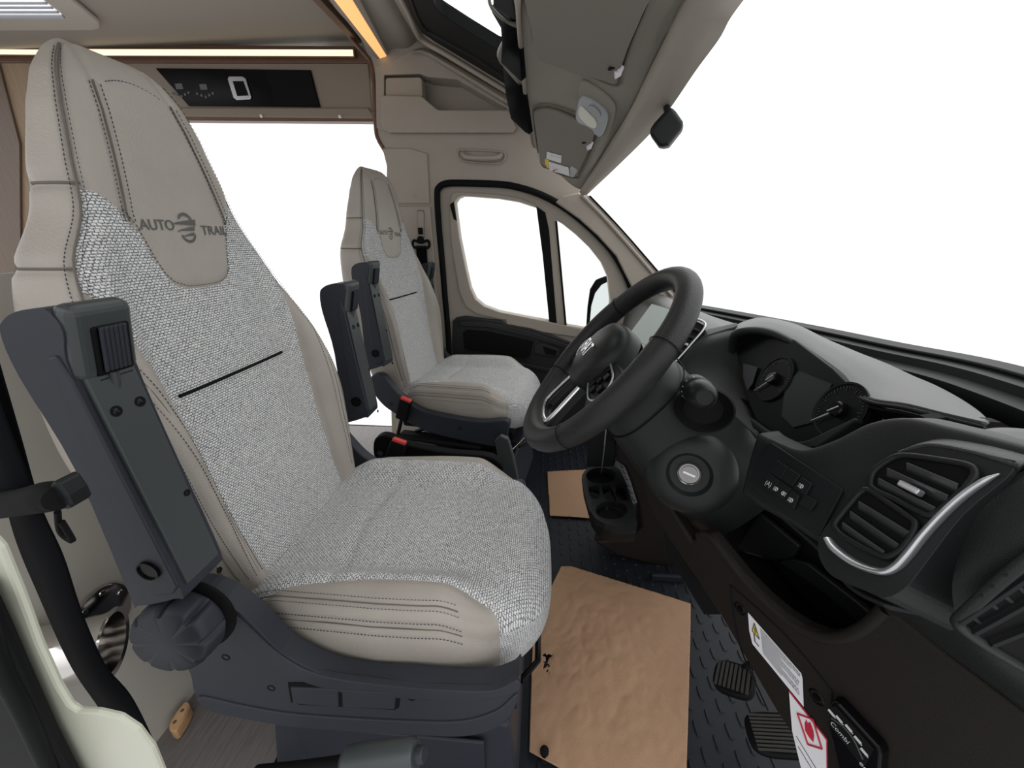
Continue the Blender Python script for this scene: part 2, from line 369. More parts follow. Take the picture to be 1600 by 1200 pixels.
def build_backrest(root, x0, y0, hw=1.0):
    global BWd
    keep = BWd; BWd = BWd*np.interp(BZ, [.82, 1.03, 1.3], [1, hw, hw])
    off = np.array([x0, y0, 0.0])
    zs = np.r_[ZB+.03-.03*np.cos(np.linspace(0, math.pi/2, 6)), np.linspace(ZB+.035, ZT-RC, 120), ZT-RC+RC*np.sin(np.linspace(.06, math.pi/2, 14))]
    N = 150; rows = []; V = []; aux = []
    for z in zs:
        A = np.linspace(0, 2*math.pi, 721)[:-1]; P = []; C_ = []
        for a in A:
            p, cx, w = bpt(a, z, True); P.append(p); C_.append(cx)
        P = np.array(P); C_ = np.array(C_); d = np.r_[0, np.cumsum(np.linalg.norm(np.diff(np.vstack([P, P[:1]]), axis=0), axis=1))]
        u = np.linspace(0, d[-1], N+1)[:-1]; Pc = np.vstack([P, P[:1]]); Cc = np.r_[C_, C_[0]]
        for t in u:
            p = np.array([np.interp(t, d, Pc[:, i]) for i in range(3)]); cx = np.interp(t, d, Cc)
            al = t if t < d[-1]/2 else t-d[-1]
            V.append(p); aux.append((al, z, cx, w))
    V = np.array(V); aux = np.array(aux); nr = len(zs)
    # normals for seam grooves
    G = V.reshape(nr, N, 3); du = np.roll(G, -1, 1)-np.roll(G, 1, 1); dv = np.gradient(G, axis=0); nn = np.cross(du, dv); nn /= np.linalg.norm(nn, axis=2)[:, :, None]+1e-9; nn = nn.reshape(-1, 3)
    y = V[:, 1]; z = V[:, 2]; cx = aux[:, 2]
    f_front = cx-.62                         # front panels inside the long edge seam
    f_head = z-zp(y)                         # headrest panel above the line
    f_fab = fw(z)-np.abs(y)
    f_panel = (.083-.19*np.clip(z-1.03, 0, 1))-np.abs(y)   # centre panel seam of the headrest
    g = np.zeros(len(V))
    def groove(dist, w, d): return -d*np.exp(-(dist/w)**2)
    g += groove(f_front*.06, .005, .004)
    fr = (cx > .62)
    g += np.where(fr & (np.abs(y) < .30), groove(f_head, .006, .0035), 0)
    g += np.where(fr & (z < .965), groove(f_fab, .006, .006), 0)
    g += np.where(fr & (f_head > 0), groove(f_panel, .005, .003), 0)
    for zc in (1.062, .965): g += np.where(~fr & (cx > -.7), groove(z-zc, .006, .005), 0)
    # slight creasing of soft leather
    for i in range(len(V)):
        g[i] += .0016*noise.noise(Vector(V[i]*14))
    V = V+nn*g[:, None]
    T = []
    for q in gridfaces(nr, N, True): T += [(q[0], q[1], q[2]), (q[0], q[2], q[3])]
    top = [(nr-1)*N+j for j in range(N)]; T += [(top[0], top[j], top[j+1]) for j in range(1, N-1)]
    R = np.c_[V+off, aux[:, 0], aux[:, 1], y, z, cx]
    def F(V_, fn): return fn(V_[:, 5], V_[:, 6], V_[:, 7])
    front, side = split(R, T, R[:, 7]-.62)
    head, low = split(front[0], front[1], F(front[0], lambda y, z, c: z-zp(y)))
    fab, bol = split(low[0], low[1], F(low[0], lambda y, z, c: fw(z)-np.abs(y)))
    out = {}
    for nm, part, m in (('backrest_shell', side, 'leather'), ('headrest_panel', head, 'leather'), ('backrest_fabric', fab, 'fabric')):
        out[nm] = mk(nm, part[0][:, :3], part[1], M[m], root, uv=part[0][:, 3:5])
    for s in (1, -1):
        b, _ = split(bol[0], bol[1], s*bol[0][:, 5]); mk('backrest_bolster', b[0][:, :3], b[1], M['leather'], root, uv=b[0][:, 3:5])
    # seams and stitching
    S = []; J = ([], [])
    def npt(y, z, e=.0):
        p = bpt(y, z)[0]; a = bpt(y+.004, z)[0]; b = bpt(y, z+.004)[0]; c = bpt(y-.004, z)[0]
        n = norm(np.cross(a-c, b-p)); n = n if n[0] > -.2 else -n
        return p+n*e+off, n
    def path(yz, e=.0005):
        q = [npt(a, b, e) for a, b in yz]; return np.array([i[0] for i in q]), np.array([i[1] for i in q])
    def angpath(c0, s, z0, z1, n=60, e=.0004):
        a = math.acos(c0**1.8)*s; P = []; Q = []
        for z in np.linspace(z0, z1, n):
            p = bpt(a, z, True)[0]; p1 = bpt(a+.03*s, z, True)[0]; p2 = bpt(a, z+.004, True)[0]
            nv = norm(np.cross(p1-p, p2-p))*s; P.append(p+nv*e+off); Q.append(nv)
        return np.array(P), np.array(Q)
    for s in (1, -1):
        S.append(angpath(.70, s, .50, 1.215)); S.append(angpath(.53, s, .50, 1.215))
        tube('x', angpath(.62, s, .50, 1.22, e=-.0012)[0], .0012, None, join=J, res=6)
        yy = lambda z: s*(.083-.19*max(z-1.03, 0))
        zz = np.linspace(1.02, 1.185, 40)
        S.append(path([(yy(z)+s*.006, z) for z in zz])); S.append(path([(yy(z)-s*.006, z) for z in zz]))
        tube('x', path([(yy(z), z) for z in zz], -.0012)[0], .0010, None, join=J, res=6)
        zz = np.linspace(.50, .90, 50)
        S.append(path([(s*(fw(z)+.026), z) for z in zz])); S.append(path([(s*(fw(z)+.038), z) for z in zz]))
        tube('x', path([(s*(fw(z)+.032), z) for z in zz], -.001)[0], .0008, None, join=J, res=6)
        for zc in (1.062, .965):
            P = []
            for a in np.linspace(math.acos(.62**1.8), 2.6, 30): P.append(bpt(s*a, zc, True)[0]+off)
            P = np.array(P); P[:, 1] -= s*.003; tube('x', P, .0016, None, join=J, res=6)
    a = np.linspace(-.088, .088, 50); S.append(path([(t, zp(t)+.004) for t in a], .0003))
    q = np.linspace(-.040, .040, 30); S.append(path([(t, 1.196-6*t*t) for t in q], .0003))
    dashes(S, M['seam'], root); mk('seam_line', J[0], J[1], M['crease'], root)
    # label loop
    P = np.array([npt(t, .785, .0012)[0] for t in np.linspace(-.122, .108, 24)])
    tube('fabric_slit', P, .0028, M['black'], root, res=8, flat=1.0)
    # embroidered marks
    fn = lambda y0_, z0_: (lambda a, b: npt(-(y0_)+a*1.0, z0_+b, .0009)[0])
    text('embroidered_lettering', 'AUTO', 0, (0, 1, 0), (0, 0, 1), .0135, M['logo'], root, width=.051, fn=fn(.074, 1.010), bold=.012)
    text('embroidered_lettering', 'TRAIL', 0, (0, 1, 0), (0, 0, 1), .0135, M['logo'], root, width=.054, fn=fn(-.024, 1.004), bold=.012)
    E = ([], [])
    def strip(top, bot):
        o = len(E[0]); m = len(top); E[0].extend([npt(a_-.0015, b_, .001)[0] for a_, b_ in top]+[npt(a_-.0015, b_, .001)[0] for a_, b_ in bot]); E[1].extend([(o+i, o+m+i, o+m+i+1, o+i+1) for i in range(m-1)])
    for k, (ya, yb, zc, h) in enumerate([(-.024, .018, 1.022, .0085), (-.018, .014, 1.012, .006), (-.012, .011, 1.0035, .0045)]):
        t = np.linspace(0, 1, 10); strip([(ya+(yb-ya)*i, zc-.004+.008*i**.6) for i in t], [(ya+(yb-ya-.002)*i, zc-.0045+.008*i**.6-h*i**.8) for i in t])
    for c0, a0, a1 in (((0, 1.019), 20, 150), ((0, 1.008), 200, 345)):
        t = np.radians(np.linspace(a0, a1, 16)); th = .0008+.0018*np.sin(np.linspace(0, math.pi, 16))
        strip([(c0[0]+(.0125+w)*math.cos(i), c0[1]+(.0135+w)*math.sin(i)) for i, w in zip(t, th)], [(c0[0]+(.0115-w*.3)*math.cos(i), c0[1]+(.0125-w*.3)*math.sin(i)) for i, w in zip(t, th)])
    mk('embroidered_emblem', E[0], E[1], M['logo'], root, smooth=False)
    BWd = keep
def build_cushion(root, x0, y0):
    off = np.array([x0, y0, 0.0]); NT = 200
    xc = -.235
    def outline(a):
        c, s = math.cos(a), math.sin(a); n = 3.4 if c > 0 else 6
        r = (abs(c)**n+abs(s)**n)**(-1/n)
        x = c*r; y = s*r
        X = xc+x*(.262 if x > 0 else .285); hw = .212-.012*np.clip((xc-X)/.28, 0, 1)
        return X, y*hw
    def top(x, y):
        h = .462+.012*math.sin((x+.45)*5)
        t = np.clip((abs(y)-.105)/.06, 0, 1); t = t*t*(3-2*t)
        e = np.clip((-.055-x)/.09, 0, 1)*np.clip((x+.50)/.12, 0, 1); e = e*e*(3-2*e)
        h += .040*t*e-.030*np.clip((x+.06)/.08, 0, 1)**2
        return h
    V = []; aux = []
    rs = np.r_[np.linspace(.02, .80, 30), np.linspace(.82, 1.0, 14)]
    for r in rs:
        for j in range(NT):
            a = 2*math.pi*j/NT; X, Y = outline(a); px, py = xc+(X-xc)*r, Y*r; z = top(px, py)
            if r > .80: q = (r-.80)/.20; z -= .034*(1-math.sqrt(max(1-q*q, 0)))
            V.append((px, py, z)); aux.append((px, py, r))
    for d in np.linspace(.008, .115, 14):
        for j in range(NT):
            a = 2*math.pi*j/NT; X, Y = outline(a); zt = top(X, Y)-.034
            b = 1+.022*math.sin(min(d/.115, 1)*math.pi)-.03*(d/.115)**3
            fr = max(math.cos(a), 0)
            V.append((xc+(X-xc)*b, Y*b, zt-d*(zt-.345)/.115)); aux.append((xc+(X-xc)*b, Y*b, 1+d))
    V = np.array(V); aux = np.array(aux); nr = len(rs)+14
    sgn = np.where(V[:, 1] > 0, 1, -1)
    def gx(x): return np.interp(x, [-.50, -.42, -.36, -.25, -.12, -.06], [.205, .196, .182, .168, .166, .172])
    def fl(P):
        x, y = P[:, 0], P[:, 1]; a = np.abs(y)-gx(x); b = -.048-x; k = .03
        h = np.clip(.5+.5*(b-a)/k, 0, 1); return (a*h+b*(1-h))-k*h*(1-h)
    g = -.0035*np.exp(-(fl(V)/.005)**2)
    r = aux[:, 2]; lea = fl(V) > 0
    g += np.where(lea, -.002*np.exp(-((r-.955)/.012)**2)-.002*np.exp(-((r-1.012)/.010)**2), 0)
    g += np.where((r < 1) & ~lea, -.005*np.exp(-((V[:, 0]+.345-.25*np.abs(V[:, 1])**1.2)/.010)**2), 0)
    for s in (1, -1):   # arched seams towards the front
        d = V[:, 0]+.13-(.55*np.abs(V[:, 1]-0)**1.1-.06); 
    arch = V[:, 0]-(-.02-.16*np.exp(-((np.abs(V[:, 1])-.055)/.05)**2))
    g += np.where((r < .93) & (V[:, 0] > -.24), -.0025*np.exp(-(arch/.007)**2), 0)
    for i in range(len(V)): g[i] += .0014*noise.noise(Vector(V[i]*13))
    G = V.reshape(nr, NT, 3); du = np.roll(G, -1, 1)-np.roll(G, 1, 1); dv = np.gradient(G, axis=0); nn = np.cross(dv, du); nn /= np.linalg.norm(nn, axis=2)[:, :, None]+1e-9; nn = nn.reshape(-1, 3)
    V2 = V+nn*g[:, None]
    T = []
    for q in gridfaces(nr, NT, True): T += [(q[0], q[2], q[1]), (q[0], q[3], q[2])]
    T += [(0, j, j+1) for j in range(1, NT-1)]
    bot = [(nr-1)*NT+j for j in range(NT)]; T += [(bot[0], bot[j+1], bot[j]) for j in range(1, NT-1)]
    drop = np.clip(r-1, 0, 1); dirn = V[:, :2]-np.array([xc, 0]); dirn /= np.linalg.norm(dirn, axis=1)[:, None]
    uv = V[:, :2]+dirn*drop[:, None]
    R = np.c_[V2+off, uv[:, 1], uv[:, 0], fl(V)]
    L_, Fb = split(R, T, R[:, 5])
    mk('cushion_fabric', Fb[0][:, :3], Fb[1], M['fabric'], root, uv=Fb[0][:, 3:5])
    for s in (1, -1):
        b, _ = split(L_[0], L_[1], s*(L_[0][:, 1]-y0)); mk('cushion_bolster', b[0][:, :3], b[1], M['leather'], root, uv=b[0][:, 3:5])
    # double seams along the bolster edge
    S = []; J = ([], [])
    def ring(ri, a0, a1, lift, n=80):
        P = []; Q = []
        for a in np.linspace(a0, a1, n):
            X, Y = outline(a)
            if ri <= 1:
                px, py = xc+(X-xc)*ri, Y*ri; z = top(px, py)
                if ri > .80: q = (ri-.80)/.20; z -= .034*(1-math.sqrt(max(1-q*q, 0)))
                nv = norm((0, math.copysign(max(ri-.8, 0)*5, Y)*.8, 1))
            else:
                d = ri-1; zt = top(X, Y)-.034; b = 1+.022*math.sin(d/.115*math.pi); px, py, z = xc+(X-xc)*b, Y*b, zt-d*(zt-.345)/.115; nv = norm((0, math.copysign(1, Y), .2))
            P.append(np.array([px, py, z])+nv*lift+off); Q.append(nv)
        return np.array(P), np.array(Q)
    for s in (1, -1):
        a0, a1 = s*math.radians(63), s*math.radians(140)
        for ri in (.930, .975, 1.002, 1.024): S.append(ring(ri, a0, a1, .0006))
        tube('x', ring(.955, a0, a1, -.0012)[0], .0009, None, join=J, res=6); tube('x', ring(1.012, a0, a1, -.0012)[0], .0009, None, join=J, res=6)
    dashes(S, M['seam'], root); mk('seam_line', J[0], J[1], M['crease'], root)

def build_armrest(root, x0, y0, side):
    """upright folded armrest; outline in the x-z plane, s across"""
    ya = SEAT_Y-.295                                   # outer face of the near armrest from the seat centre
    o2 = [(0, 522), (4, 500), (24, 487), (60, 482), (78, 490), (98, 520), (112, 590), (200, 765), (283, 922), (272, 936), (216, 947), (203, 932), (120, 740), (30, 590)]
    pl = np.array([W(a, b, y=.295) for a, b in o2])    # seat-frame x, z  (near seat has x0 = 0)
    def T_(p, yy): return np.array([p[0]+x0, y0+side*yy, p[2]])
    th = .058
    arm = pr_body(root, [T_(p, -ya) for p in pl], side*th)
    # raised outer panel
    ip = np.array([W(a, b, y=.292) for a, b in [(72, 560), (84, 556), (112, 600), (277, 918), (268, 930), (238, 932), (150, 745)]])
    prism('outer_panel', [T_(p, -(SEAT_Y-.2925)) for p in ip], (0, side*.004, 0), M['seat_plastic'], arm, bevel=.002)
    # front strip facing forward
    A = np.array([W(112, 590, y=.295)[0], 0, W(112, 590, y=.295)[2]]); B = np.array([W(283, 922, y=.295)[0], 0, W(283, 922, y=.295)[2]])
    d = norm(B-A); nf = norm(np.cross(np.array([0, 1, 0]), d)); nf = nf if nf[0] > 0 else -nf; Ln = np.linalg.norm(B-A)
    def fp(s, t, e=0): q = A+d*s+nf*e; return np.array([q[0]+x0, y0+side*(-ya+t), q[2]])
    V, Fs = boxv(fp(Ln/2, th/2, .0005), d*Ln/2*.99, (0, th/2-.006, 0), nf*.003)
    mk('front_cover', V, Fs, M['seat_plastic_light'], arm, smooth=False, bevel=.002)
    for (s, t, r) in ((.042, .018, .0055), (.042, .042, .0055), (.16, .047, .004), (.275, .044, .004)):
        lathe('screw_hole', fp(s, t, .0032), nf, [(r, 0), (r, .0008), (r*.6, .0008), (r*.55, .0003), (.0001, .0003)], M['black'], arm, res=16)
    # top cap with ribbed grip
    A2 = np.array([W(98, 520, y=.295)[0], 0, W(98, 520, y=.295)[2]]); d2 = norm(A-A2); n2 = norm(np.cross(np.array([0, 1, 0]), d2)); n2 = n2 if n2[0] > 0 else -n2
    def cp(s, t, e=0): q = A2+d2*s+n2*e; return np.array([q[0]+x0, y0+side*(-ya+t), q[2]])
    V, Fs = boxv(cp(.014, .030, -.004), d2*.037, (0, .0285, 0), n2*.010); mk('grip_surround', V, Fs, M['seat_plastic_light'], arm, smooth=False, bevel=.009, bseg=4)
    V, Fs = boxv(cp(.022, .033, .0045), d2*.025, (0, .0175, 0), n2*.0035); mk('grip_recess', V, Fs, M['black'], arm, smooth=False, bevel=.003)
    J = ([], [])
    for k in range(6): boxv(cp(.020, .0215+k*.0042, .009), d2*.022, (0, .0015, 0), n2*.0025, J)
    boxv(cp(.020, .0325, .008), d2*.022, (0, .0125, 0), n2*.0022, J)
    mk('ribbed_grip', J[0], J[1], M['seat_plastic'], arm, smooth=False, bevel=.0008, bseg=1)
    V, Fs = boxv(cp(.060, .033, .0035), d2*.011, (0, .0175, 0), n2*.003); mk('grip_slot', V, Fs, M['black'], arm, smooth=False, bevel=.002)
    tube('grip_rod', [cp(.045, .030, .006), cp(.072, .030, .006)], .0045, M['seat_plastic_light'], arm, res=12)
    # pivot hole
    c = W(231, 893, y=.2905); cc = np.array([c[0]+x0, y0+side*(c[1]-SEAT_Y), c[2]]) 
    lathe('pivot_hole', cc, (0, -side, 0), [(.0125, -.002), (.0125, .0015), (.0110, .0015), (.0108, -.0005), (.0001, -.0005)], M['gloss'], arm, res=24)
    return arm
def pr_body(root, pts, th):
    return prism('armrest', list(spl(pts, 56, True)), (0, th, 0), M['seat_plastic'], root, bevel=.010, bseg=4, smooth=True, auto=55)

def side_cover(root, x0, y0, side, kind):
    """long plastic side shield under the cushion"""
    if kind == 'driver':
        o2 = [(232, 965), (255, 935), (300, 924), (345, 938), (395, 975), (440, 1020), (500, 1052), (560, 1066), (640, 1072), (700, 1078), (760, 1078), (800, 1066), (812, 1056), (812, 1080), (800, 1112), (770, 1136), (720, 1146), (640, 1143), (540, 1138), (450, 1130), (380, 1118), (330, 1106), (305, 1085), (296, 1050), (270, 1020), (240, 1000)]
        yy = .345
    else:
        o2 = [(578, 600), (585, 592), (602, 595), (625, 620), (660, 643), (700, 651), (760, 656), (805, 652), (806, 670), (800, 690), (780, 694), (700, 684), (655, 672), (622, 655), (598, 640), (580, 618)]
        yy = 1.205
    b = np.array([W(a, c, y=yy) for a, c in o2])
    sx = 0.0 if kind == 'driver' else .045; sc = yy-(SEAT_Y if kind == 'driver' else 1.455)
    T_ = lambda p, e=0: np.array([p[0]+sx+x0, y0+side*(sc+e), p[2]])
    b = spl(b, 110, True)
    cov = prism('side_cover', [T_(p) for p in b], (0, side*.03, 0), M['seat_plastic'], root, bevel=.006, bseg=3)
    if kind == 'driver':
        lo = [(312, 1086), (380, 1100), (450, 1112), (540, 1119), (640, 1124), (720, 1124), (775, 1108), (806, 1082), (808, 1094), (796, 1118), (768, 1138), (720, 1148), (640, 1145), (540, 1140), (450, 1132), (380, 1120), (330, 1108)]
        prism('lower_lip', list(spl([T_(W(a, c, y=yy), -.003) for a, c in lo], 90, True)), (0, side*.01, 0), M['seat_plastic'], cov, bevel=.003)
        up = [(358, 970), (372, 962), (440, 1022), (500, 1052), (600, 1068), (700, 1076), (770, 1076), (808, 1060), (808, 1078), (760, 1090), (700, 1092), (600, 1086), (520, 1076), (440, 1048), (380, 1004)]
        prism('upper_lip', list(spl([T_(W(a, c, y=yy), -.003) for a, c in up], 90, True)), (0, side*.01, 0), M['seat_plastic'], cov, bevel=.004)
        ins = [(450, 1066), (470, 1066), (622, 1074), (626, 1080), (624, 1104), (618, 1108), (470, 1100), (455, 1096)]
        prism('switch_recess', [T_(W(a, c, y=yy), -.0015) for a, c in ins], (0, side*.004, 0), M['black'], cov, bevel=.001)
        for q in ([(456, 1070), (530, 1073), (531, 1101), (460, 1095)], [(536, 1074), (617, 1078), (620, 1084), (618, 1104), (537, 1101)]):
            prism('blank_switch', [T_(W(a, c, y=yy), -.004) for a, c in q], (0, side*.004, 0), M['seat_plastic'], cov, bevel=.0015)
        scr = [(353, 1027), (424, 1075), (643, 1090)]
    else: scr = [(614, 638), (730, 669)]
    for (a, c) in scr:
        p = T_(W(a, c, y=yy)); lathe('screw_hole', p, (0, -side, 0), [(.0062, -.001), (.0062, .0006), (.0045, .0006), (.004, -.001), (.0001, -.001)], M['black'], cov, res=16)
    return cov
def seat_base(root, x0, y0):
    """swivel and slide unit between cushion pan and pedestal"""
    box('seat_pan', (x0-.47, y0-.195, .315), (x0-.03, y0+.195, .352), M['black'], root, bevel=.01)
    for s in (-1, 1): obox('slide_rail', (x0-.26, y0+s*.165, .262), (.235, 0, 0), (0, .018, 0), (0, 0, .012), M['black'], root, bevel=.002)
    for s in (-1, 1):
        for (a, b) in ((-.44, -.30), (-.12, -.22)):
            tube('link_arm', [(x0+a, y0+s*.15, .275), (x0+b, y0+s*.15, .33)], .008, M['gloss'], root, res=8)
    tube('adjuster_bar', [(x0-.02, y0-.14, .255), (x0+.01, y0-.10, .25), (x0+.01, y0+.10, .25), (x0-.02, y0+.14, .255)], .006, M['gloss'], root, res=8)
    lathe('swivel_plate', (x0-.25, y0, .214), (0, 0, 1), [(.17, 0), (.18, .004), (.18, .016), (.165, .02)], M['gloss'], root, res=40)
def pedestal(root, x0, y0):
    V = []
    b = [(-.50, -.20), (-.02, -.20), (-.02, .20), (-.50, .20)]; t = [(-.47, -.185), (-.035, -.185), (-.035, .185), (-.47, .185)]
    V = [(x0+p[0], y0+p[1], .0) for p in b]+[(x0+p[0], y0+p[1], .212) for p in t]
    ped = mk('pedestal', V, [(3, 2, 1, 0), (4, 5, 6, 7), (0, 1, 5, 4), (1, 2, 6, 5), (2, 3, 7, 6), (3, 0, 4, 7)], M['seat_plastic'], root, smooth=False, bevel=.008)
    V, Fs = boxv((x0-.25, y0-.197, .125), (.17, 0, 0), (0, .003, .0), (0, .0, .055)); mk('pedestal_panel', V, Fs, M['seat_plastic'], ped, smooth=False, bevel=.004)
    return ped
def buckle(root, base, top, w=.022):
    base, top = np.array(base, float), np.array(top, float); d = norm(top-base)
    tube('buckle_stalk', [base, top-d*.085], .007, M['black'], root, res=10, flat=.5)
    u = norm(np.cross(d, (0, 1, 0))); v = np.cross(u, d)
    b = obox('buckle', top-d*.043, u*w, v*.011, d*.043, M['black'], root, bevel=.005)
    obox('release_button', top+d*.0015, u*w*.85, v*.0085, d*.005, M['red'], b, bevel=.002, label='red release button')
    return b
def make_seat(x0, y0, driver, name, label):
    root = thing(name, label, 'seat', (x0-.25, y0, 0), 'captain seats in the cab')
    build_backrest(root, x0, y0, 1.0 if driver else 1.17); build_cushion(root, x0, y0)
    a1 = build_armrest(root, x0, y0, 1); a2 = build_armrest(root, x0, y0+.565, 1)
    if driver: a2.location = (-.032, -.005, -.040)
    else: a1.location = (-.048, .0, -.015); a2.location = (-.10, -.035, -.05)
    side_cover(root, x0, y0, 1, 'driver' if driver else 'passenger'); side_cover(root, x0, y0, -1, 'passenger')
    seat_base(root, x0, y0); pedestal(root, x0, y0)
    if driver:
        c = W(283, 982, y=.305); ax = norm((.10, -1, .10))
        kn = ([], []); n = 200; prof = [(.046, -.004), (.049, .002), (.048, .020), (.045, .027), (.041, .030), (.0001, .031)]
        u = norm(np.cross(ax, (0, 0, 1))); v = np.cross(u, ax); V = []
        ccx = c-ax*.008
        for (r, dd) in prof:
            for j in range(n):
                a = 2*math.pi*j/n; lob = max(0, math.cos(8*a))**4
                k = 1-.15*lob*(0 if dd < 0 else (1 if dd < .028 else .5 if r > .03 else 0))
                V.append(ccx+ax*dd+(u*math.cos(a)+v*math.sin(a))*r*k)
        mk('recline_knob', V, gridfaces(len(prof), n, True), M['seat_plastic'], root, auto=60)
        lathe('knob_collar', ccx-ax*.014, ax, [(.053, 0), (.053, .004), (.046, .008)], M['black'], root, res=40)
        buckle(root, W(606, 745, y=.88), W(624, 690, y=.90))
        q = [(583, 694), (590, 683), (606, 682), (640, 696), (700, 708), (770, 716), (775, 745), (640, 765), (604, 748), (586, 720)]
        sc = prism('inner_side_cover', list(spl(pts(q, y=.95), 60, True)), (0, .03, 0), M['black'], root, bevel=.005, bseg=3)
        lathe('screw_hole', W(594, 708, y=.949), (0, -1, 0), [(.008, 0), (.008, .001), (.005, .001), (.0001, .0)], M['seat_plastic'], sc, res=16)
        prism('barcode_label', pts([(603, 725), (618, 727), (616, 734), (601, 732)], y=.862), (0, .001, 0), M['white'], sc)
    else:
        buckle(root, W(632, 690, y=1.19), W(649, 630, y=1.18))
    return root
driver_seat = make_seat(0.0, SEAT_Y, True, 'captain_seat', 'large near cream leather and grey knit seat with round recline knob')
passenger_seat = make_seat(-.030, 1.455, False, 'captain_seat', 'far cream leather and grey knit seat beside the black passenger door card')
# runners and bracket of the passenger seat base, as the photo shows them
for A_, B_, r_ in (((625, 690), (770, 698), .008), ((700, 698), (800, 716), .006), ((640, 704), (760, 712), .010), ((806, 712), (846, 672), .004)):
    tube('runner_bar', [W(*A_, y=1.19), W(*B_, y=1.19)], r_, M['black'] if r_ != .004 else M['steel'], passenger_seat, res=10)
prism('runner_bracket', pts([(797, 684), (806, 676), (818, 680), (824, 700), (833, 742), (806, 746), (802, 712)], y=1.15), (0, .02, 0), M['seat_plastic_light'], passenger_seat, bevel=.003)
passenger_seat.rotation_euler = (0, 0, math.radians(-9))
# ------------------------------------------------------------------ the cab shell
YW = 1.84
REC = [(600, 117), (656, 115), (668, 120), (715, 124), (790, 168), (793, 171), (685, 172), (662, 153), (600, 151)]
def pts(L, **k): return [W(a, b, **k) for a, b in L]
def ptp(L, a, n): return [WP(x, y, a, n) for x, y in L]
def st(o): o['kind'] = 'structure'; return o
# floor
st(box('floor', (-3.2, .02, -.06), (1.3, 1.9, -.004), M['black'], bevel=0))
st(box('trim_5', (-2.9, .03, -.004), (-.52, 1.88, .0), M['greyfloor'], bevel=0))
# rubber mat with oblong nubs
J = ([], [])
boxv((.34, .97, .0015), (.76, 0, 0), (0, .90, 0), (0, 0, .0025), J)
def nub(cx, cy, lx=.0065, ly=.016):
    o = len(J[0]); m = 12
    for (r, z) in ((1, .004), (.75, .0065)):
        for j in range(m):
            a = 2*math.pi*j/m; J[0].append(np.array([cx+lx*r*math.cos(a), cy+(ly-lx)*math.copysign(1, math.sin(a)+1e-9)*(1 if abs(math.sin(a)) > 1e-6 else 0)+lx*r*math.sin(a), z]))
    J[1].extend([tuple(o+i for i in q) for q in gridfaces(2, m, True)]); J[1].append(tuple(range(o+m, o+2*m)))
for i in range(26):
    for k in range(30):
        x = .02+i*.034; y = .35+k*.048+(.024 if i % 2 else 0)
        nub(x, y)
mat_o = mk('floor_mat', J[0], J[1], M['matrub'], None, smooth=False); tag(mat_o, 'black rubber floor mat with raised oblong nubs under the brown paper', 'floor mat')
# outer side wall: B pillar, header over the passenger door
wall = [(585, 186), (580, 100), (556, 40), (640, 30), (700, 60), (800, 120), (855, 215), (890, 270), (907, 296), (900, 318), (868, 318), (840, 301), (810, 291), (780, 286), (720, 284), (694, 285), (683, 291), (680, 301), (682, 345), (688, 400), (693, 460), (699, 520), (706, 600), (712, 680), (612, 680), (604, 400), (607, 300), (612, 268), (604, 246), (594, 228), (588, 214)]
prism('wall_left', pts(wall, y=1.80), (0, .09, 0), M['trim'], None, holes=[pts(REC, y=1.80)], bevel=.004, struct=True)
prism('trim_9', pts([(590, 100), (640, 90), (800, 130), (810, 180), (590, 180)], y=1.892), (0, .01, 0), M['trim'], None, struct=True)
# B pillar cover details
pil = thing('pillar_cover', 'beige pillar cover with belt slot behind the passenger seat', 'trim panel', W(655, 420, y=1.795))
prism('upper_panel', pts([(598, 232), (640, 232), (668, 240), (672, 318), (604, 318), (605, 260)], y=1.798), (0, -.006, 0), M['trim'], pil, bevel=.003)
prism('lower_panel', pts([(606, 323), (673, 322), (692, 560), (700, 690), (622, 690), (612, 400)], y=1.798), (0, -.010, 0), M['trim'], pil, bevel=.004)
lathe('press_stud', W(648, 305, y=1.792), (0, -1, 0), [(.009, 0), (.009, .001), (.006, .0015), (.006, .0005), (.0001, .0005)], M['trim'], pil, res=20)
sl = pts([(652, 330), (654, 328), (661, 328), (663, 331), (663, 372), (653, 372)], y=1.787)
prism('belt_slot', sl, (0, -.0012, 0), M['crease'], pil); prism('belt_slot_cover', [p+(np.mean(sl, 0)-p)*.12 for p in sl], (0, -.003, 0), M['trim'], pil)
# ------------------------------------------------------------------ passenger door
door = st(thing('door_1', 'x', 'x', W(780, 600, y=1.84))); del door['label']; del door['category']
dout = [(680, 300), (690, 288), (720, 285), (780, 291), (810, 296), (842, 307), (880, 326), (915, 352), (950, 388), (976, 428), (992, 462), (1000, 520), (1000, 640), (960, 720), (718, 712), (700, 600), (692, 500), (686, 440), (682, 380), (679, 330)]
hole = [(711, 316), (716, 309), (724, 306), (744, 307), (780, 310), (810, 315), (838, 324), (848, 400), (859, 502), (820, 495), (780, 487), (756, 478), (743, 467), (735, 450), (728, 420), (718, 370)]
hole2 = [(869, 343), (880, 350), (900, 366), (922, 387), (940, 410), (950, 432), (954, 470), (950, 517), (916, 514), (884, 508), (876, 420)]
prism('door_frame', pts(dout, y=1.815), (0, .05, 0), M['trim'], door, holes=[pts(hole, y=1.815), pts(hole2, y=1.815)], bevel=.003)
inn = [(706, 304), (712, 300), (780, 304), (812, 310), (832, 318), (838, 324), (810, 315), (780, 310), (724, 306), (716, 309), (711, 316), (718, 370), (728, 420), (735, 450), (743, 467), (756, 478), (780, 487), (858, 502), (860, 508), (780, 498), (745, 490), (728, 478), (718, 455), (706, 380), (703, 320)]
prism('window_surround', pts(inn, y=1.813), (0, -.010, 0), M['trim'], door, bevel=.003)
prism('window_channel', pts([(838, 322), (852, 332), (858, 360), (870, 505), (858, 502), (848, 400)], y=1.812), (0, .03, 0), M['black'], door)
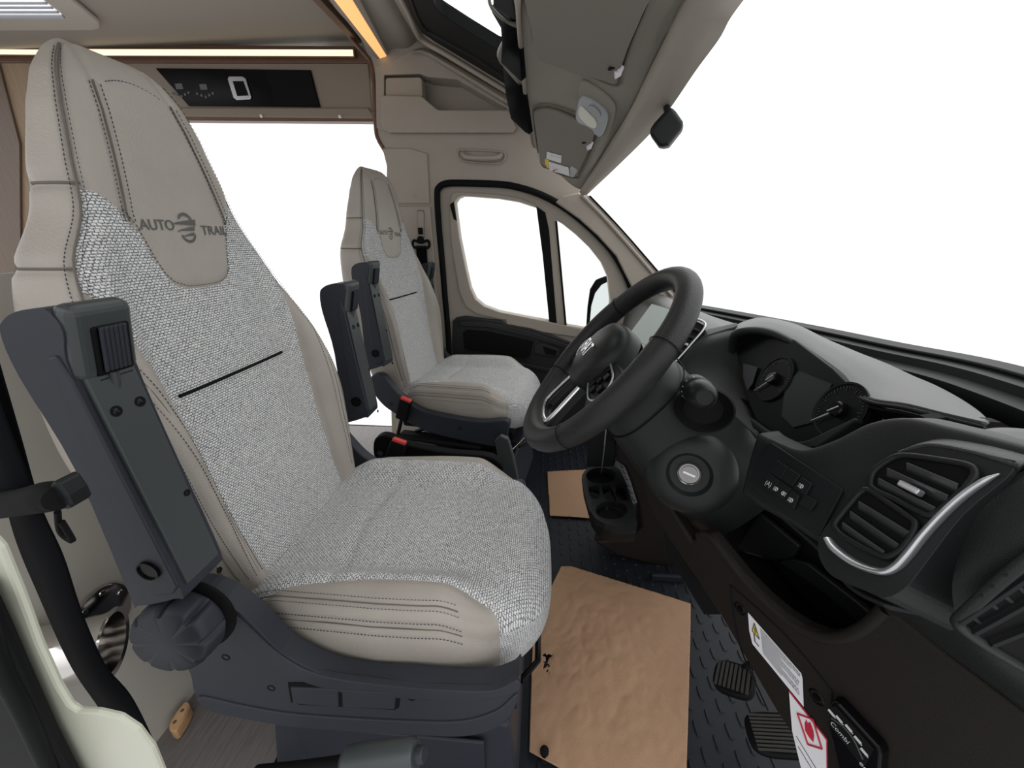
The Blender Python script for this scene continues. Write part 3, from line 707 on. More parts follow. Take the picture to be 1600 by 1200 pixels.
tube('quarter_window_rubber', pts([(869, 345), (876, 420), (884, 508)], y=1.812), .0045, M['black'], door, n=16)
prism('window_glass', pts(hole, y=1.835), (0, .003, 0), M['glass'], door); prism('quarter_glass', pts(hole2, y=1.835), (0, .003, 0), M['glass'], door)
seal = [(706, 640), (700, 520), (695, 460), (690, 400), (685, 345), (683, 305), (686, 293), (697, 287), (720, 286), (780, 288), (811, 293), (842, 303), (872, 318), (903, 340), (932, 366), (960, 398), (984, 444), (996, 490)]
tube('door_seal', pts(seal, y=1.800), .0135, M['rubber'], door, n=90, res=10)
# black door card
card = [(707, 502), (714, 496), (728, 494), (758, 498), (784, 501), (790, 506), (830, 513), (852, 520), (905, 540), (960, 560), (970, 620), (960, 740), (722, 730), (714, 640), (706, 540)]
prism('door_card', pts(card, y=1.795), (0, .02, 0), M['door_black'], door, bevel=.006, bseg=3)
prism('door_pocket', pts([(724, 520), (730, 515), (760, 517), (834, 533), (828, 556), (820, 560), (780, 553), (736, 548), (726, 544)], y=1.791), (0, -.004, 0), M['black'], door, bevel=.003)
prism('card_shelf', pts([(716, 502), (760, 503), (830, 518), (905, 545), (905, 552), (830, 528), (760, 512), (718, 510)], y=1.785), (0, .012, 0), M['door_black'], door, bevel=.004)
prism('card_lower_edge', pts([(716, 560), (780, 562), (850, 574), (920, 590), (920, 596), (850, 580), (780, 568), (716, 566)], y=1.785), (0, .012, 0), M['door_black'], door, bevel=.003)
hd = prism('door_handle', pts([(835, 540), (842, 537), (852, 538), (874, 546), (876, 552), (872, 558), (850, 556), (834, 552)], y=1.782), (0, .010, 0), M['door_black'], door, bevel=.003)
prism('handle_pull', pts([(848, 541), (870, 548), (868, 556), (852, 553)], y=1.780), (0, .006, 0), M['black'], hd, bevel=.001)
prism('inner_sill', pts([(790, 496), (800, 491), (858, 503), (905, 513), (930, 520), (930, 532), (905, 527), (850, 519), (792, 508)], y=1.806), (0, -.006, 0), M['trim'], door, bevel=.003)
lathe('door_stud', W(707, 487, y=1.812), (0, -1, 0), [(.005, 0), (.005, .001), (.0001, .0012)], M['trim'], door, res=12)
prism('window_clip', pts([(703, 320), (709, 315), (714, 345), (709, 342)], y=1.80), (0, -.004, 0), M['black'], door)
# A pillar trim
ap = [(868, 316), (880, 306), (903, 301), (920, 305), (945, 331), (978, 368), (1012, 406), (1042, 440), (1074, 480), (1060, 560), (1003, 520), (998, 486), (988, 450), (963, 400), (934, 368), (905, 342)]
prism('trim_1', pts(ap, y=1.775), (0, .05, 0), M['trim'], None, bevel=.006, bseg=3, struct=True)
st(tube('trim_2', pts([(908, 304), (940, 336), (975, 375), (1010, 415), (1050, 462)], y=1.77), .008, M['trim'], None, n=30))
st(tube('trim_3', pts([(921, 306), (948, 334), (980, 369), (1013, 407), (1060, 462), (1074, 480)], y=1.768), .004, M['black'], None, n=30))
# grab handle above the door
gh = thing('grab_handle', 'beige moulded grab handle above the passenger door', 'handle', W(752, 245, y=1.79))
tube('handle_bowl', pts([(716, 236), (724, 234), (780, 237), (789, 243), (786, 252), (776, 256), (728, 252), (717, 246)], y=1.795), .004, M['trim'], gh, n=50, closed=True, res=8)
tube('handle_grip', [W(724, 240, y=1.795), W(729, 245, y=1.77), W(752, 247, y=1.765), W(776, 246, y=1.77), W(782, 242, y=1.795)], [.011, .009, .009, .009, .011], M['trim'], gh, n=24, res=12)
# ------------------------------------------------------------------ passenger belt
def ribbon(name, P, w, side, m, parent, thick=.0015):
    P = spl(P, 60); w = np.interp(np.linspace(0, 1, 60), np.linspace(0, 1, len(w)), w)
    side = np.array(side, float); S_ = spl(side, 60) if side.ndim > 1 else np.tile(side, (60, 1))
    V = []; 
    for p, a, s in zip(P, w, S_): s = norm(s); V += [p-s*a/2, p+s*a/2]
    return mk(name, V, gridfaces(60, 2), m, parent, solid=thick, soff=0)
bp = thing('seat_belt', 'black seat belt on the beige pillar behind the far seat', 'seat belt', W(659, 380, y=1.78))
ribbon('webbing', [W(658, 384, y=1.775), W(661, 420, y=1.77), W(668, 470, y=1.765), W(676, 530, y=1.765), W(684, 600, y=1.77)], [.048]*2, (1, 0, 0), M['webbing'], bp)
obox('height_adjuster', W(657, 361, y=1.778), (.010, 0, 0), (0, .006, 0), (0, 0, .014), M['black'], bp, bevel=.003)
lathe('anchor_bolt', W(657, 375, y=1.770), (0, -1, 0), [(.015, -.006), (.016, .002), (.012, .008), (.0001, .009)], M['black'], bp, res=24)
tube('belt_loop', [W(647, 376, y=1.768), W(645, 383, y=1.768), W(649, 387, y=1.765), W(658, 386, y=1.763), W(668, 387, y=1.765), W(671, 382, y=1.768), W(668, 376, y=1.768), W(658, 379, y=1.765)], .006, M['black'], bp, n=50, closed=True, res=8)
# ------------------------------------------------------------------ far side of the living area
YB = 1.86
st(prism('wall_back', [(-2.7, YB, -.1), (-1.75, YB, -.1), (-1.75, YB, 1.48), (-2.7, YB, 1.9)][:0] or pts([(-300, 60), (100, 60), (100, 130), (60, 620), (-300, 640)], y=YB), (0, .04, 0), M['palewood']))
st(prism('trim_11', pts([(-300, 99), (-3, 99), (30, 225), (34, 620), (-300, 640)], y=1.85), (0, .006, 0), wood('grey_brown_wood', (.16, .115, .085), (.23, .17, .13), (40, 40, 2))))
oc = thing('overhead_cabinet', 'beige overhead unit with a black control panel above the open side door', 'cabinet', W(400, 140, y=YB))
prism('cabinet_front', pts([(60, 96), (575, 98), (583, 190), (320, 188), (60, 186)], y=YB), (0, .05, 0), M['unit'], oc, bevel=.004)
prism('upper_batten', pts([(-200, 66), (560, 72), (582, 96), (582, 98), (-200, 97)], y=YB-.012), (0, .04, 0), M['brown'], oc, bevel=.003)
prism('lower_lip', pts([(60, 168), (575, 168), (583, 180), (583, 185), (60, 180)], y=YB-.014), (0, .03, 0), M['unit'], oc, bevel=.008, bseg=3)
prism('bottom_batten', pts([(60, 180), (583, 184), (584, 190), (60, 187)], y=YB-.008), (0, .03, 0), M['brown'], oc)
prism('control_panel', pts([(244, 107), (486, 110), (501, 168), (296, 166)], y=YB-.003), (0, -.004, 0), M['gloss'], oc, bevel=.001, label='black glossy control panel')
prism('screen_cover', pts([(415, 111), (484, 112), (498, 165), (432, 165)], y=YB-.008), (0, -.001, 0), M['black'], oc)
sw = [(357, 124), (359, 120), (380, 120), (385, 123), (394, 152), (392, 156), (371, 157), (366, 153)]
prism('switch_frame', pts(sw, y=YB-.008), (0, -.006, 0), M['silver'], oc, bevel=.002)
prism('rocker_switch', pts([(364, 127), (380, 127), (388, 149), (371, 150)], y=YB-.0145), (0, -.002, 0), M['black'], oc)
for (cx, cy) in ((280, 139), (318, 140)):
    J = ([], []); q = W(cx, cy-4, y=YB-.0085)
    boxv(q, (.016, 0, 0), (0, .0006, 0), (0, 0, .010), J)
    for k in range(5): boxv(q+np.array([-.035+.0175*k, 0, -.035+.006*abs(k-2)]), (.0045, 0, 0), (0, .0006, 0), (0, 0, .0045), J)
    mk('panel_buttons', J[0], J[1], M['mark'] if 0 else mat('dim_marking', (.12, .12, .12), .5), oc, smooth=False)
for (cx, cy) in ((408, 181), (531, 182)): lathe('cap_screw', W(cx, cy, y=YB-.02), (0, -1, 0), [(.007, 0), (.005, .003), (.0001, .0035)], M['white'], oc, res=14)
def led(name, P0, P1, up, w, label, m, body='silver', group=None):
    t = thing(name, label, 'light', (P0+P1)/2, group); d = (P1-P0); L = np.linalg.norm(d); d = norm(d); up = norm(np.array(up, float)-d*(np.array(up, float) @ d)); n = norm(np.cross(d, up))
    if n @ (CAM-P0) < 0: n = -n
    obox('light_channel', (P0+P1)/2-n*.004, d*(L/2+.006), up*(w/2+.004), n*.005, M[body], t, bevel=.001)
    obox('light_diffuser', (P0+P1)/2+n*.002, d*L/2, up*w/2, n*.002, m, t, bevel=.001)
    return t
led('strip_light', W(137, 82, y=YB-.03), W(552, 83, y=YB-.03), (0, 0, 1), .020, 'long pale strip light over the black control panel', M['led_pale'], 'brown', 'ceiling strip lights')
led('strip_light', W(-260, 80, y=YB-.03), W(103, 82, y=YB-.03), (0, 0, 1), .016, 'shorter strip light at the top left corner above the wood panel', M['led_pale'], 'brown', 'ceiling strip lights')
# ceiling of the living area with roof vent
ZC = 1.735
st(prism('ceiling', [(-3.1, -.1, ZC), (-.73, -.1, ZC), (-.73, 1.92, ZC), (-3.1, 1.92, ZC)], (0, 0, .04), M['ceil']))
rv = thing('roof_vent', 'white framed roof vent with blind at the top left', 'roof vent', W(60, 10, z=ZC))
prism('vent_frame', pts([(-200, 40), (143, 39), (154, 36), (153, 26), (106, -14), (0, -90), (-300, -90)], z=ZC-.001), (0, 0, -.018), M['trim'], rv, bevel=.008, bseg=3, label='white plastic frame')
prism('vent_opening', pts([(-200, 27), (102, 26), (50, -14), (0, -50), (-300, -60)], z=ZC-.0195), (0, 0, -.004), emis('vent_daylight', (.92, .92, .96), .75), rv, label='bright daylight panel')
for k in range(4): tube('blind_bar', [W(-200, 27-k*7-1, z=ZC-.028), W(100-k*9, 26-k*7, z=ZC-.028)], .0035 if k else .006, M['greyclip'], rv, res=6)
st(box('trim_8', (-.768, -.05, ZC-.022), (-.738, 1.84, ZC+.002), M['brown'], bevel=.004))
# brown post where the cab opening starts
br = thing('edge_trim', 'curved brown edge trim between overhead cabinet and cab shelf', 'trim', W(582, 140, y=1.84))
tube('wood_edge', pts([(498, -2), (540, 50), (570, 85), (579, 98), (584, 130), (587, 200), (591, 218), (600, 234), (610, 254), (614, 280), (606, 320)], y=1.80), .008, M['brown'], br, n=60, res=8)
# ------------------------------------------------------------------ raised cab roof
SPa, SPn = (-.45, 0, 1.66), (.5, 0, 1)
def sp(x, y): return np.array([x, y, 1.66-.5*(x+.45)])
roof = [(-.76, -.1), (.02, -.1), (.02, 1.88), (-.76, 1.88)]
def fit(L): return ptp(L, SPa, SPn)
far_edge = fit([(675, -8), (681, 14), (693, 25), (735, 52), (779, 79), (792, 84)])
hole_s = list(far_edge)+[sp(-.10, far_edge[-1][1]), sp(-.06, .5), sp(far_edge[0][0], .5)]
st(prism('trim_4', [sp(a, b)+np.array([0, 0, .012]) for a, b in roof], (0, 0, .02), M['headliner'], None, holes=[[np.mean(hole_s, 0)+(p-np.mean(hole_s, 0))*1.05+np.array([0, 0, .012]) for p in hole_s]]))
sky = thing('window_3', 'x', 'x', sp(-.25, 1.2)); del sky['label']; del sky['category']; st(sky)
fo = fit([(632, -8), (645, 25), (658, 51), (680, 66), (730, 96), (788, 131), (800, 138)])
prism('black_frame', fo+[sp(-.02, fo[-1][1]), sp(-.02, .42), sp(fo[0][0], .42)], (0, 0, .036), M['rubber'], sky, holes=[hole_s], bevel=.002)
tube('frame_bead', fit([(640, -8), (652, 25), (666, 45), (690, 60), (740, 88), (790, 118)]), .006, M['gloss'], sky, n=40, res=8)
prism('skylight_glass', [p+np.array([0, 0, .03]) for p in hole_s], (0, 0, .003), M['glass'], sky)
tb = fit([(624, -8), (640, 24), (652, 53), (664, 66), (700, 87), (790, 142), (800, 146)])
st(tube('trim_6', tb, .008, M['trim'], None, n=50))
hs = thing('light_housing', 'beige sloping roof moulding beside the orange strip light', 'roof moulding', WP(620, 50, SPa, SPn))
hp = lambda x, y, d=0: WP(x, y, (-.65, 0, 1.675-d), (-.25, 0, 1))
st(prism('trim_10', pts([(515, 20), (650, 20), (650, 125), (583, 125), (560, 99), (515, 99)], y=1.93), (0, .01, 0), M['trim']))
rows = [[hp(505, -60), hp(540, -60), hp(560, -60), hp(590, -60, .02), hp(620, -60)], [hp(512, -8), hp(548, -8), hp(570, -8), hp(600, -8, .02), hp(628, -8)], [hp(556, 45), hp(590, 45), hp(606, 45), hp(628, 45, .015), hp(646, 42)], [hp(594, 92), hp(612, 95), hp(624, 96), hp(640, 82, .01), hp(654, 62)]]
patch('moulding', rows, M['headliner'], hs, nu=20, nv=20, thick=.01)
ol = thing('strip_light', 'orange glowing strip light across the cab beside the skylight', 'light', hp(556, 45, .03), 'ceiling strip lights')
prism('light_channel', [hp(a, b, .022) for a, b in [(500, -20), (552, -20), (612, 96), (594, 100)]], (0, 0, .02), M['trim'], ol, bevel=.002)
prism('light_diffuser', [hp(a, b, .024) for a, b in [(506, -20), (538, -20), (606, 91), (596, 95)]], (0, 0, .006), M['led'], ol, bevel=.002)
# ------------------------------------------------------------------ side shelf above passenger door
shf = thing('cab_shelf', 'beige moulded storage shelf above the passenger door', 'shelf', W(700, 180, y=1.75))
prism('shelf_back', pts([(586, 104), (606, 98), (640, 80), (660, 72), (700, 97), (790, 150), (800, 178), (600, 205), (588, 200)], y=1.795), (0, .01, 0), M['trim'], shf, holes=[pts(REC, y=1.795)], bevel=.002)
prism('shelf_front', pts([(594, 151), (598, 149), (657, 150), (662, 153), (683, 171), (690, 172), (794, 172), (806, 198), (801, 207), (608, 207), (600, 203), (596, 192)], y=1.772), (0, .02, 0), M['trim'], shf, bevel=.003)
prism('pocket_box', pts([(602, 124), (604, 121), (655, 120), (659, 123), (660, 151), (602, 151)], y=1.800), (0, .05, 0), M['trim'], shf, bevel=.004)
patch('shelf_hood', [pts([(644, 84), (664, 86), (700, 108), (794, 166)], y=1.79), pts([(646, 82), (664, 82), (700, 102), (794, 160)], y=1.76), pts([(646, 78), (664, 76), (700, 94), (796, 150)], y=1.78)], M['trim'], shf, nu=30, nv=10, thick=.006)
# ------------------------------------------------------------------ overhead console and windscreen header
con = thing('overhead_console', 'grey beige overhead console with two sun visors over the windscreen', 'console', (.08, 1.0, 1.35))
def cw(px, py, y): return W(px, py, y=y)
rowsC = [
 [cw(832, 226, 1.66), cw(850, 248, 1.68), cw(874, 272, 1.70), cw(893, 289, 1.72), cw(908, 297, 1.73)],
 [cw(827, 212, 1.56), cw(850, 224, 1.56), cw(885, 240, 1.55), cw(920, 255, 1.53), cw(944, 240, 1.5)],
 [cw(816, 128, 1.30), cw(850, 140, 1.30), cw(895, 160, 1.29), cw(940, 175, 1.27), cw(984, 176, 1.25)],
 [cw(808, 32, 1.05), cw(855, 45, 1.05), cw(915, 60, 1.05), cw(975, 75, 1.05), cw(1032, 80, 1.05)],
 [(-.085, .85, 1.46), (-.02, .85, 1.44), (.07, .85, 1.425), (.16, .85, 1.41), (.245, .85, 1.40)],
 [(-.09, .5, 1.47), (-.02, .5, 1.45), (.07, .5, 1.435), (.16, .5, 1.42), (.245, .5, 1.40)],
 [(-.09, .12, 1.40), (-.02, .12, 1.38), (.07, .12, 1.37), (.16, .12, 1.34), (.24, .12, 1.32)]]
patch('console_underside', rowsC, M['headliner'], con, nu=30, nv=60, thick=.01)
def csurf(px, py):
    """point on the console underside under a pixel"""
    P = np.array([spl(r, 30) for r in [spl(c, 60) for c in np.array([spl(r, 30) for r in rowsC]).transpose(1, 0, 2)]]) if 0 else CS
    d = ray(px, py); v = P-CAM; t = v @ d/(d @ d); q = np.linalg.norm(v-t[:, None]*d, axis=1)/np.maximum(t, .1)
    i = np.argsort(q)[:4]; w = 1/(q[i]+1e-6); return CAM+d*((t[i]*w).sum()/w.sum())
_r = np.array([spl(r, 60) for r in rowsC]); CS = np.array([spl(_r[:, i], 160) for i in range(60)]).reshape(-1, 3)
hdr = [cw(916, 300, 1.75), cw(964, 256, 1.53), cw(1020, 200, 1.27), cw(1052, 160, 1.15), cw(1092, 100, 1.03), cw(1128, 48, .95), cw(1154, 0, .90), (.335, .7, 1.405), (.335, .45, 1.405), (.31, .12, 1.33)]
rdg = [cw(908, 297, 1.73), cw(944, 240, 1.5), cw(984, 176, 1.25), cw(1008, 130, 1.15), cw(1032, 80, 1.05), cw(1052, 40, .97), cw(1072, 0, .91), (.245, .7, 1.40), (.245, .45, 1.40), (.24, .12, 1.32)]
H = spl(hdr, 60); R_ = spl(rdg, 60); md = (H+R_)/2+np.array([0, 0, -.004])
V = np.concatenate([R_, R_*.75+H*.25+[0, 0, -.008], md, H]); n_ = 60
mk('windscreen_header', V, gridfaces(4, n_), M['trim'], con, solid=.012)
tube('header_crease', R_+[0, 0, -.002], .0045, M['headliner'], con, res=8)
for q in ((1096, 70), (1015, 194), (962, 255)): lathe('clip_hole', csurf(q[0]-18, q[1]-6)+np.array([.03, 0, -.012]), (.1, .1, -1), [(.004, 0), (.003, .002), (.0001, .002)], M['black'], con, res=10)
# rear edge of the console with dark slotted covers
J = ([], [])
re_ = [W(700, -60, y=.9), W(776, 0, y=1.0), W(790, 60, y=1.13), W(800, 120, y=1.3), W(815, 165, y=1.45), W(830, 208, y=1.56)]
con_r = [r[0] for r in rowsC]
def slat(q, y, nm, m): prism(nm, pts(q, y=y), (.012, .004, .010), m, con, bevel=.002)
slat([(770, -40), (806, -40), (806, 32), (800, 30), (770, 8)], 1.04, 'shelf_cover', M['gloss'])
slat([(766, 10), (772, 10), (800, 34), (808, 45), (815, 128), (812, 127), (782, 98), (784, 70), (782, 44), (768, 20)], 1.14, 'shelf_cover', M['gloss'])
slat([(784, 100), (812, 130), (816, 140), (827, 211), (820, 207), (798, 186), (790, 150)], 1.34, 'shelf_cover', M['gloss'])
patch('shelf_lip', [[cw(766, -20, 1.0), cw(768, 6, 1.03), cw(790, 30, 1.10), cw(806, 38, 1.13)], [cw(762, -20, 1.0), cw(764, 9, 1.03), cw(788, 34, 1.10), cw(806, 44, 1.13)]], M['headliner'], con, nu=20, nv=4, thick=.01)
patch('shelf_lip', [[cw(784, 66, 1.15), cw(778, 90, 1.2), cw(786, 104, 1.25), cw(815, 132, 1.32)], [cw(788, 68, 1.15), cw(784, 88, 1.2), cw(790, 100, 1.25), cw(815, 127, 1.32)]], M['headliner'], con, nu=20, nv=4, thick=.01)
tube('shelf_rail', [r + np.array([0, 0, -.002]) for r in [cw(810, -30, .9), cw(811, 32, 1.05), cw(819, 128, 1.30), cw(829, 212, 1.56), cw(834, 228, 1.66)]], .006, M['trim'], con, n=40, res=8)
def onsurf(L, dz=.0, n=60, closed=True): return [csurf(a, b)+np.array([0, 0, dz]) for a, b in L]
def pad(name, L, th, m, parent, bevel=.004, lift=.002):
    P = np.array([csurf(a, b) for a, b in spl([(a, b) for a, b in L], 48, True)]); c = P.mean(0)
    u, s, vt = np.linalg.svd(P-c); n = vt[2]; n = n if n[2] < 0 else -n
    P = P-np.outer((P-c) @ n, n)
    return prism(name, list(P+n*lift), n*th, m, parent, bevel=bevel, bseg=3)
def outl(nm, L, parent):  # thin dark tube that paints the edge shadow around a visor
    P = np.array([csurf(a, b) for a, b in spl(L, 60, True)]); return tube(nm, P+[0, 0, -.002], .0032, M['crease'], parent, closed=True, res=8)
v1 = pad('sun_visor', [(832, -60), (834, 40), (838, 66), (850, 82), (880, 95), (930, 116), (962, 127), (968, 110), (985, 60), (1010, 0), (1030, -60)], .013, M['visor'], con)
outl('visor_edge_shade', [(829, -60), (831, 42), (836, 70), (849, 86), (880, 99), (930, 120), (965, 132), (972, 112), (989, 60), (1014, 0), (1034, -60)], v1)
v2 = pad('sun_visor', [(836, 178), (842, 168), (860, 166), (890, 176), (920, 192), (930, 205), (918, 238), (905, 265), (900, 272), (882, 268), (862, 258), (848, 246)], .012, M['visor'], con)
outl('visor_edge_shade', [(833, 178), (840, 164), (860, 162), (892, 172), (924, 189), (934, 204), (922, 240), (908, 268), (902, 277), (880, 273), (859, 263), (844, 250)], v2)
for v, (cx, cy), dk in ((v1, (968, 97), (958, 95)), (v2, (922, 217), (915, 215))):
    p = csurf(cx, cy)+np.array([0, 0, -.022]); tube('visor_clip', [p+[.006, 0, .014], p, p+[-.008, .0, -.002]], [.006, .007, .008], M['white'], v, res=10)
    q = csurf(*dk)+np.array([0, 0, -.015]); box('clip_recess', q-[.010, .008, .001], q+[.010, .008, .002], M['black'], v, bevel=.002)
lm = pad('lamp_base', [(908, 126), (914, 124), (930, 132), (955, 152), (963, 168), (955, 200), (947, 210), (935, 207), (912, 190), (901, 178), (904, 150)], .006, M['headliner'], con, bevel=.002)
lb = pad('reading_lamp', [(909, 147), (918, 146), (940, 160), (952, 175), (948, 195), (940, 207), (928, 203), (910, 188), (903, 178), (905, 160)], .012, M['greyclip'], con, bevel=.003)
pad('lamp_lens', [(909, 160), (914, 159), (932, 178), (936, 188), (930, 193), (918, 186), (908, 172)], .0135, M['lens'], lb, bevel=.002)
pad('map_lamp', [(924, 157), (932, 158), (941, 168), (940, 175), (930, 172), (924, 164)], .0135, mat('lamp_dark_lens', (.22, .23, .24), .2), lb, bevel=.002)
# stickers on the far visor
stk = thing('warning_sticker', 'white warning sticker with red circle and yellow patch on far visor', 'sticker', csurf(872, 252))
pad('silver_strip', [(844, 235), (870, 245), (903, 258), (901, 268), (896, 272), (876, 265), (850, 250)], .0112, mat('strip_grey', (.45, .46, .47), .5), stk, bevel=0)
def flat(nm, L, m, parent, th=.0005, lift=.017):
    P = np.array([csurf(a, b) for a, b in L]); n = norm(np.cross(P[1]-P[0], P[2]-P[0])); n = n if n[2] < 0 else -n
    return prism(nm, list(P+n*lift), n*th, m, parent)
flat('upper_label', [(858, 230), (881, 236), (880, 248), (857, 241)], M['white'], stk); flat('lower_label', [(861, 246), (892, 255), (893, 268), (862, 260)], M['white'], stk)
flat('yellow_patch', [(855, 241), (861, 243), (861, 256), (855, 254)], M['yellow'], stk, lift=.0176)
c = csurf(870, 257)+np.array([0, 0, -.0185]); tube('red_circle', [c+np.array([.014*math.cos(a), .011*math.sin(a), .002*math.cos(a)]) for a in np.linspace(0, 2*math.pi, 24)[:-1]], .0012, M['inkred'], stk, closed=True, res=6)
J = ([], []); 
for k in range(5):
    p = csurf(863+k*3.4, 234+k*.8)+np.array([0, 0, -.0185]); boxv(p, (.004, 0, 0), (0, .0035, 0), (0, 0, .0003), J)
    p = csurf(865+k*5, 252+k*1.5)+np.array([0, 0, -.0185]); boxv(p, (.003, 0, 0), (0, .003, 0), (0, 0, .0003), J)
mk('label_print', J[0], J[1], M['ink'], stk, smooth=False)
# rear view mirror
rm = thing('rear_view_mirror', 'black rear view mirror hanging under the windscreen header', 'mirror', W(1040, 195, y=1.02))
q = [(1012, 205), (1022, 190), (1047, 163), (1056, 172), (1067, 188), (1069, 196), (1060, 207), (1045, 226), (1036, 230), (1028, 227)]
prism('mirror_housing', pts(q, y=.98), (.014, .04, 0), M['dash_smooth'], rm, bevel=.010, bseg=4)
tube('mirror_arm', [W(1046, 182, y=1.01), W(1041, 166, y=1.19)], .008, M['black'], rm)
# windscreen glass
CW = [W(1062, 474, y=1.78), W(1100, 478, y=1.55), W(1250, 505, y=1.2), W(1400, 535, y=.95), W(1600, 575, y=.70), np.array([.78, .40, .79]), np.array([.58, .14, .79])]
A_ = spl(CW, 40); B_ = spl(hdr, 40); V = []
for t in np.linspace(0, 1, 8): V += list(A_*(1-t)+B_*t+np.array([.05*math.sin(math.pi*t), 0, 0]))
mk('window_2', V, gridfaces(8, 40), M['glass'], None, struct=True)
# exterior mirror
em = thing('door_mirror', 'black exterior door mirror seen through the quarter window', 'mirror', W(935, 475, y=1.95))
mq = [(915, 512), (917, 480), (921, 452), (930, 437), (946, 431), (962, 434), (964, 470), (962, 515)]
prism('mirror_housing', pts(mq, y=1.98), (.03, .06, 0), M['gloss'], em, bevel=.008, bseg=3)
tube('mirror_arm', [W(955, 508, y=2.0), W(975, 520, y=1.90), W(985, 524, y=1.85)], .02, M['black'], em, n=8)
prism('mirror_glass', ptp([(921, 510), (924, 478), (930, 458), (940, 445), (950, 440), (958, 442), (958, 512)], W(921, 480, y=1.976), (-.8, -.6, 0)), (.001, .002, 0), M['mirror'], em)
# ------------------------------------------------------------------ dashboard
dash = thing('dashboard', 'black moulded dashboard with hooded dials and chrome edged air vents', 'dashboard', (.5, .9, 0))
FPa, FPn = (.30, 0, .74), norm((-1, 0, .5))
LA, LB, LC = W(1100, 840, y=.52), W(1250, 1200, y=.33), W(1287, 990, y=.36)
LPn = norm(np.cross(LB-LA, LC-LA)); LPn = LPn if LPn[0] < 0 else -LPn
def fpt(L, e=0): return [WP(a, b, np.array(FPa)+FPn*e, FPn) for a, b in L]
def lpt(L, e=0): return [WP(a, b, LA+LPn*e, LPn) for a, b in L]
def z3(L, s=3.2, ox=1100, oy=700): return [(a/s+ox, b/s+oy) for a, b in L]
# windscreen foot: stepped scuttle strips and dark deck
Cb = spl(CW, 70); tn = np.gradient(Cb, axis=0); inw = np.cross(tn, [0, 0, 1.0]); inw /= np.linalg.norm(inw, axis=1)[:, None]
if inw[35][0] > 0: inw = -inw
prof = [(-.02, -.03), (0, 0), (.022, -.006), (.024, -.014), (.050, -.018), (.052, -.034), (.085, -.040), (.088, -.075)]
V = np.concatenate([Cb+inw*a+[0, 0, b] for a, b in prof])
mk('scuttle_strip', V, gridfaces(len(prof), 70), M['dash_smooth'], dash, auto=30, solid=.004, soff=0)
tube('scuttle_seal', Cb+inw*.024+[0, 0, -.008], .004, M['black'], dash, res=8)
di = Cb+inw*.085; di[:, 2] = .700
prism('deck', list(di)+[np.array([.40, .15, .700]), np.array([.40, 1.75, .700])], (0, 0, -.01), M['black'], dash)
# passenger half and centre of the dash top
rows = []
for y, k in ((1.80, 0), (1.45, .01), (1.15, .02), (.98, .02)):
    c = np.interp(y, Cb[::-1, 1], Cb[::-1, 0])
    rows.append([(c-.08, y, .715), (c-.10, y, .735), (.52+k, y, .765), (.46+k, y, .772), (.415+k, y, .755), (.39+k, y, .70), (.37+k, y, .60), (.36+k, y, .45), (.38, y, .30)])
patch('dash_top', rows, M['dash_top'], dash, nu=50, nv=40, thick=.01)
# hood over the dials
lip = [(1144, 548, .84), (1149, 524, .83), (1172, 517, .80), (1203, 520, .75), (1241, 537, .69), (1275, 559, .63), (1312, 587, .56), (1331, 611, .52), (1350, 624, .49), (1372, 631, .46), (1412, 637, .42), (1475, 653, .38), (1539, 668, .35)]
bck = [(1146, 540, .90), (1152, 514, .93), (1180, 502, .93), (1205, 502, .90), (1245, 512, .86), (1290, 534, .81), (1340, 555, .74), (1385, 573, .69), (1425, 592, .63), (1455, 605, .59), (1490, 624, .53), (1520, 645, .46), (1541, 667, .38)]
L_ = np.array([W(a, b, y=c) for a, b, c in lip]); B_ = np.array([W(a, b, y=c) for a, b, c in bck])
up = np.array([0, 0, 1.0]); bl = np.sin(np.linspace(0, math.pi, 13))[:, None]
m1 = L_*.85+B_*.15+up*.006*bl; m2 = L_*.5+B_*.5+up*.010*bl; b2 = B_+np.array([.04, .01, -.035])
patch('dial_hood', [list(L_), list(m1), list(m2), list(B_), list(b2)], M['dash_top'], dash, nu=70, nv=20, thick=.005, flip=True)
tube('hood_lip', L_, [.008, .010, .009, .008, .006, .005, .005, .004, .004, .003, .003, .003, .002], M['dash'], dash, n=60, res=8)
# inner wall of the hood
L9 = L_; in2 = L9+np.array([[.07, 0, -.03]])*np.interp(np.arange(13), [0, 7, 9, 12], [1, 1, .4, .1])[:, None]
patch('hood_liner', [list(L9-up*.004), list(L9*.5+in2*.5-up*.008), list(in2-up*.012)], M['black'], dash, nu=60, nv=8, thick=.003)
# bowl beside the dials
R4 = [[(1040, 590, .92), (1064, 546, .95), (1096, 522, .96), (1130, 513, .94), (1152, 508, .92)],
      [(1058, 592, .86), (1083, 562, .88), (1108, 542, .88), (1134, 531, .87), (1152, 526, .86)],
      [(1085, 610, .80), (1110, 592, .82), (1135, 575, .83), (1150, 562, .83), (1160, 552, .83)],
      [(1130, 645, .72), (1150, 630, .74), (1163, 618, .75), (1168, 606, .76), (1170, 590, .77)],
      [(1180, 700, .60), (1192, 684, .62), (1192, 668, .66), (1190, 656, .67), (1186, 640, .69)]]
patch('dial_surround', [[W(a, b, y=c) for a, b, c in r] for r in R4], M['dash'], dash, nu=30, nv=30, thick=.006)
tube('surround_ridge', [W(a, b, y=c) for a, b, c in [(1046, 590, .89), (1075, 556, .915), (1102, 533, .92), (1133, 522, .905), (1152, 517, .89)]], .012, M['dash'], dash, n=40)
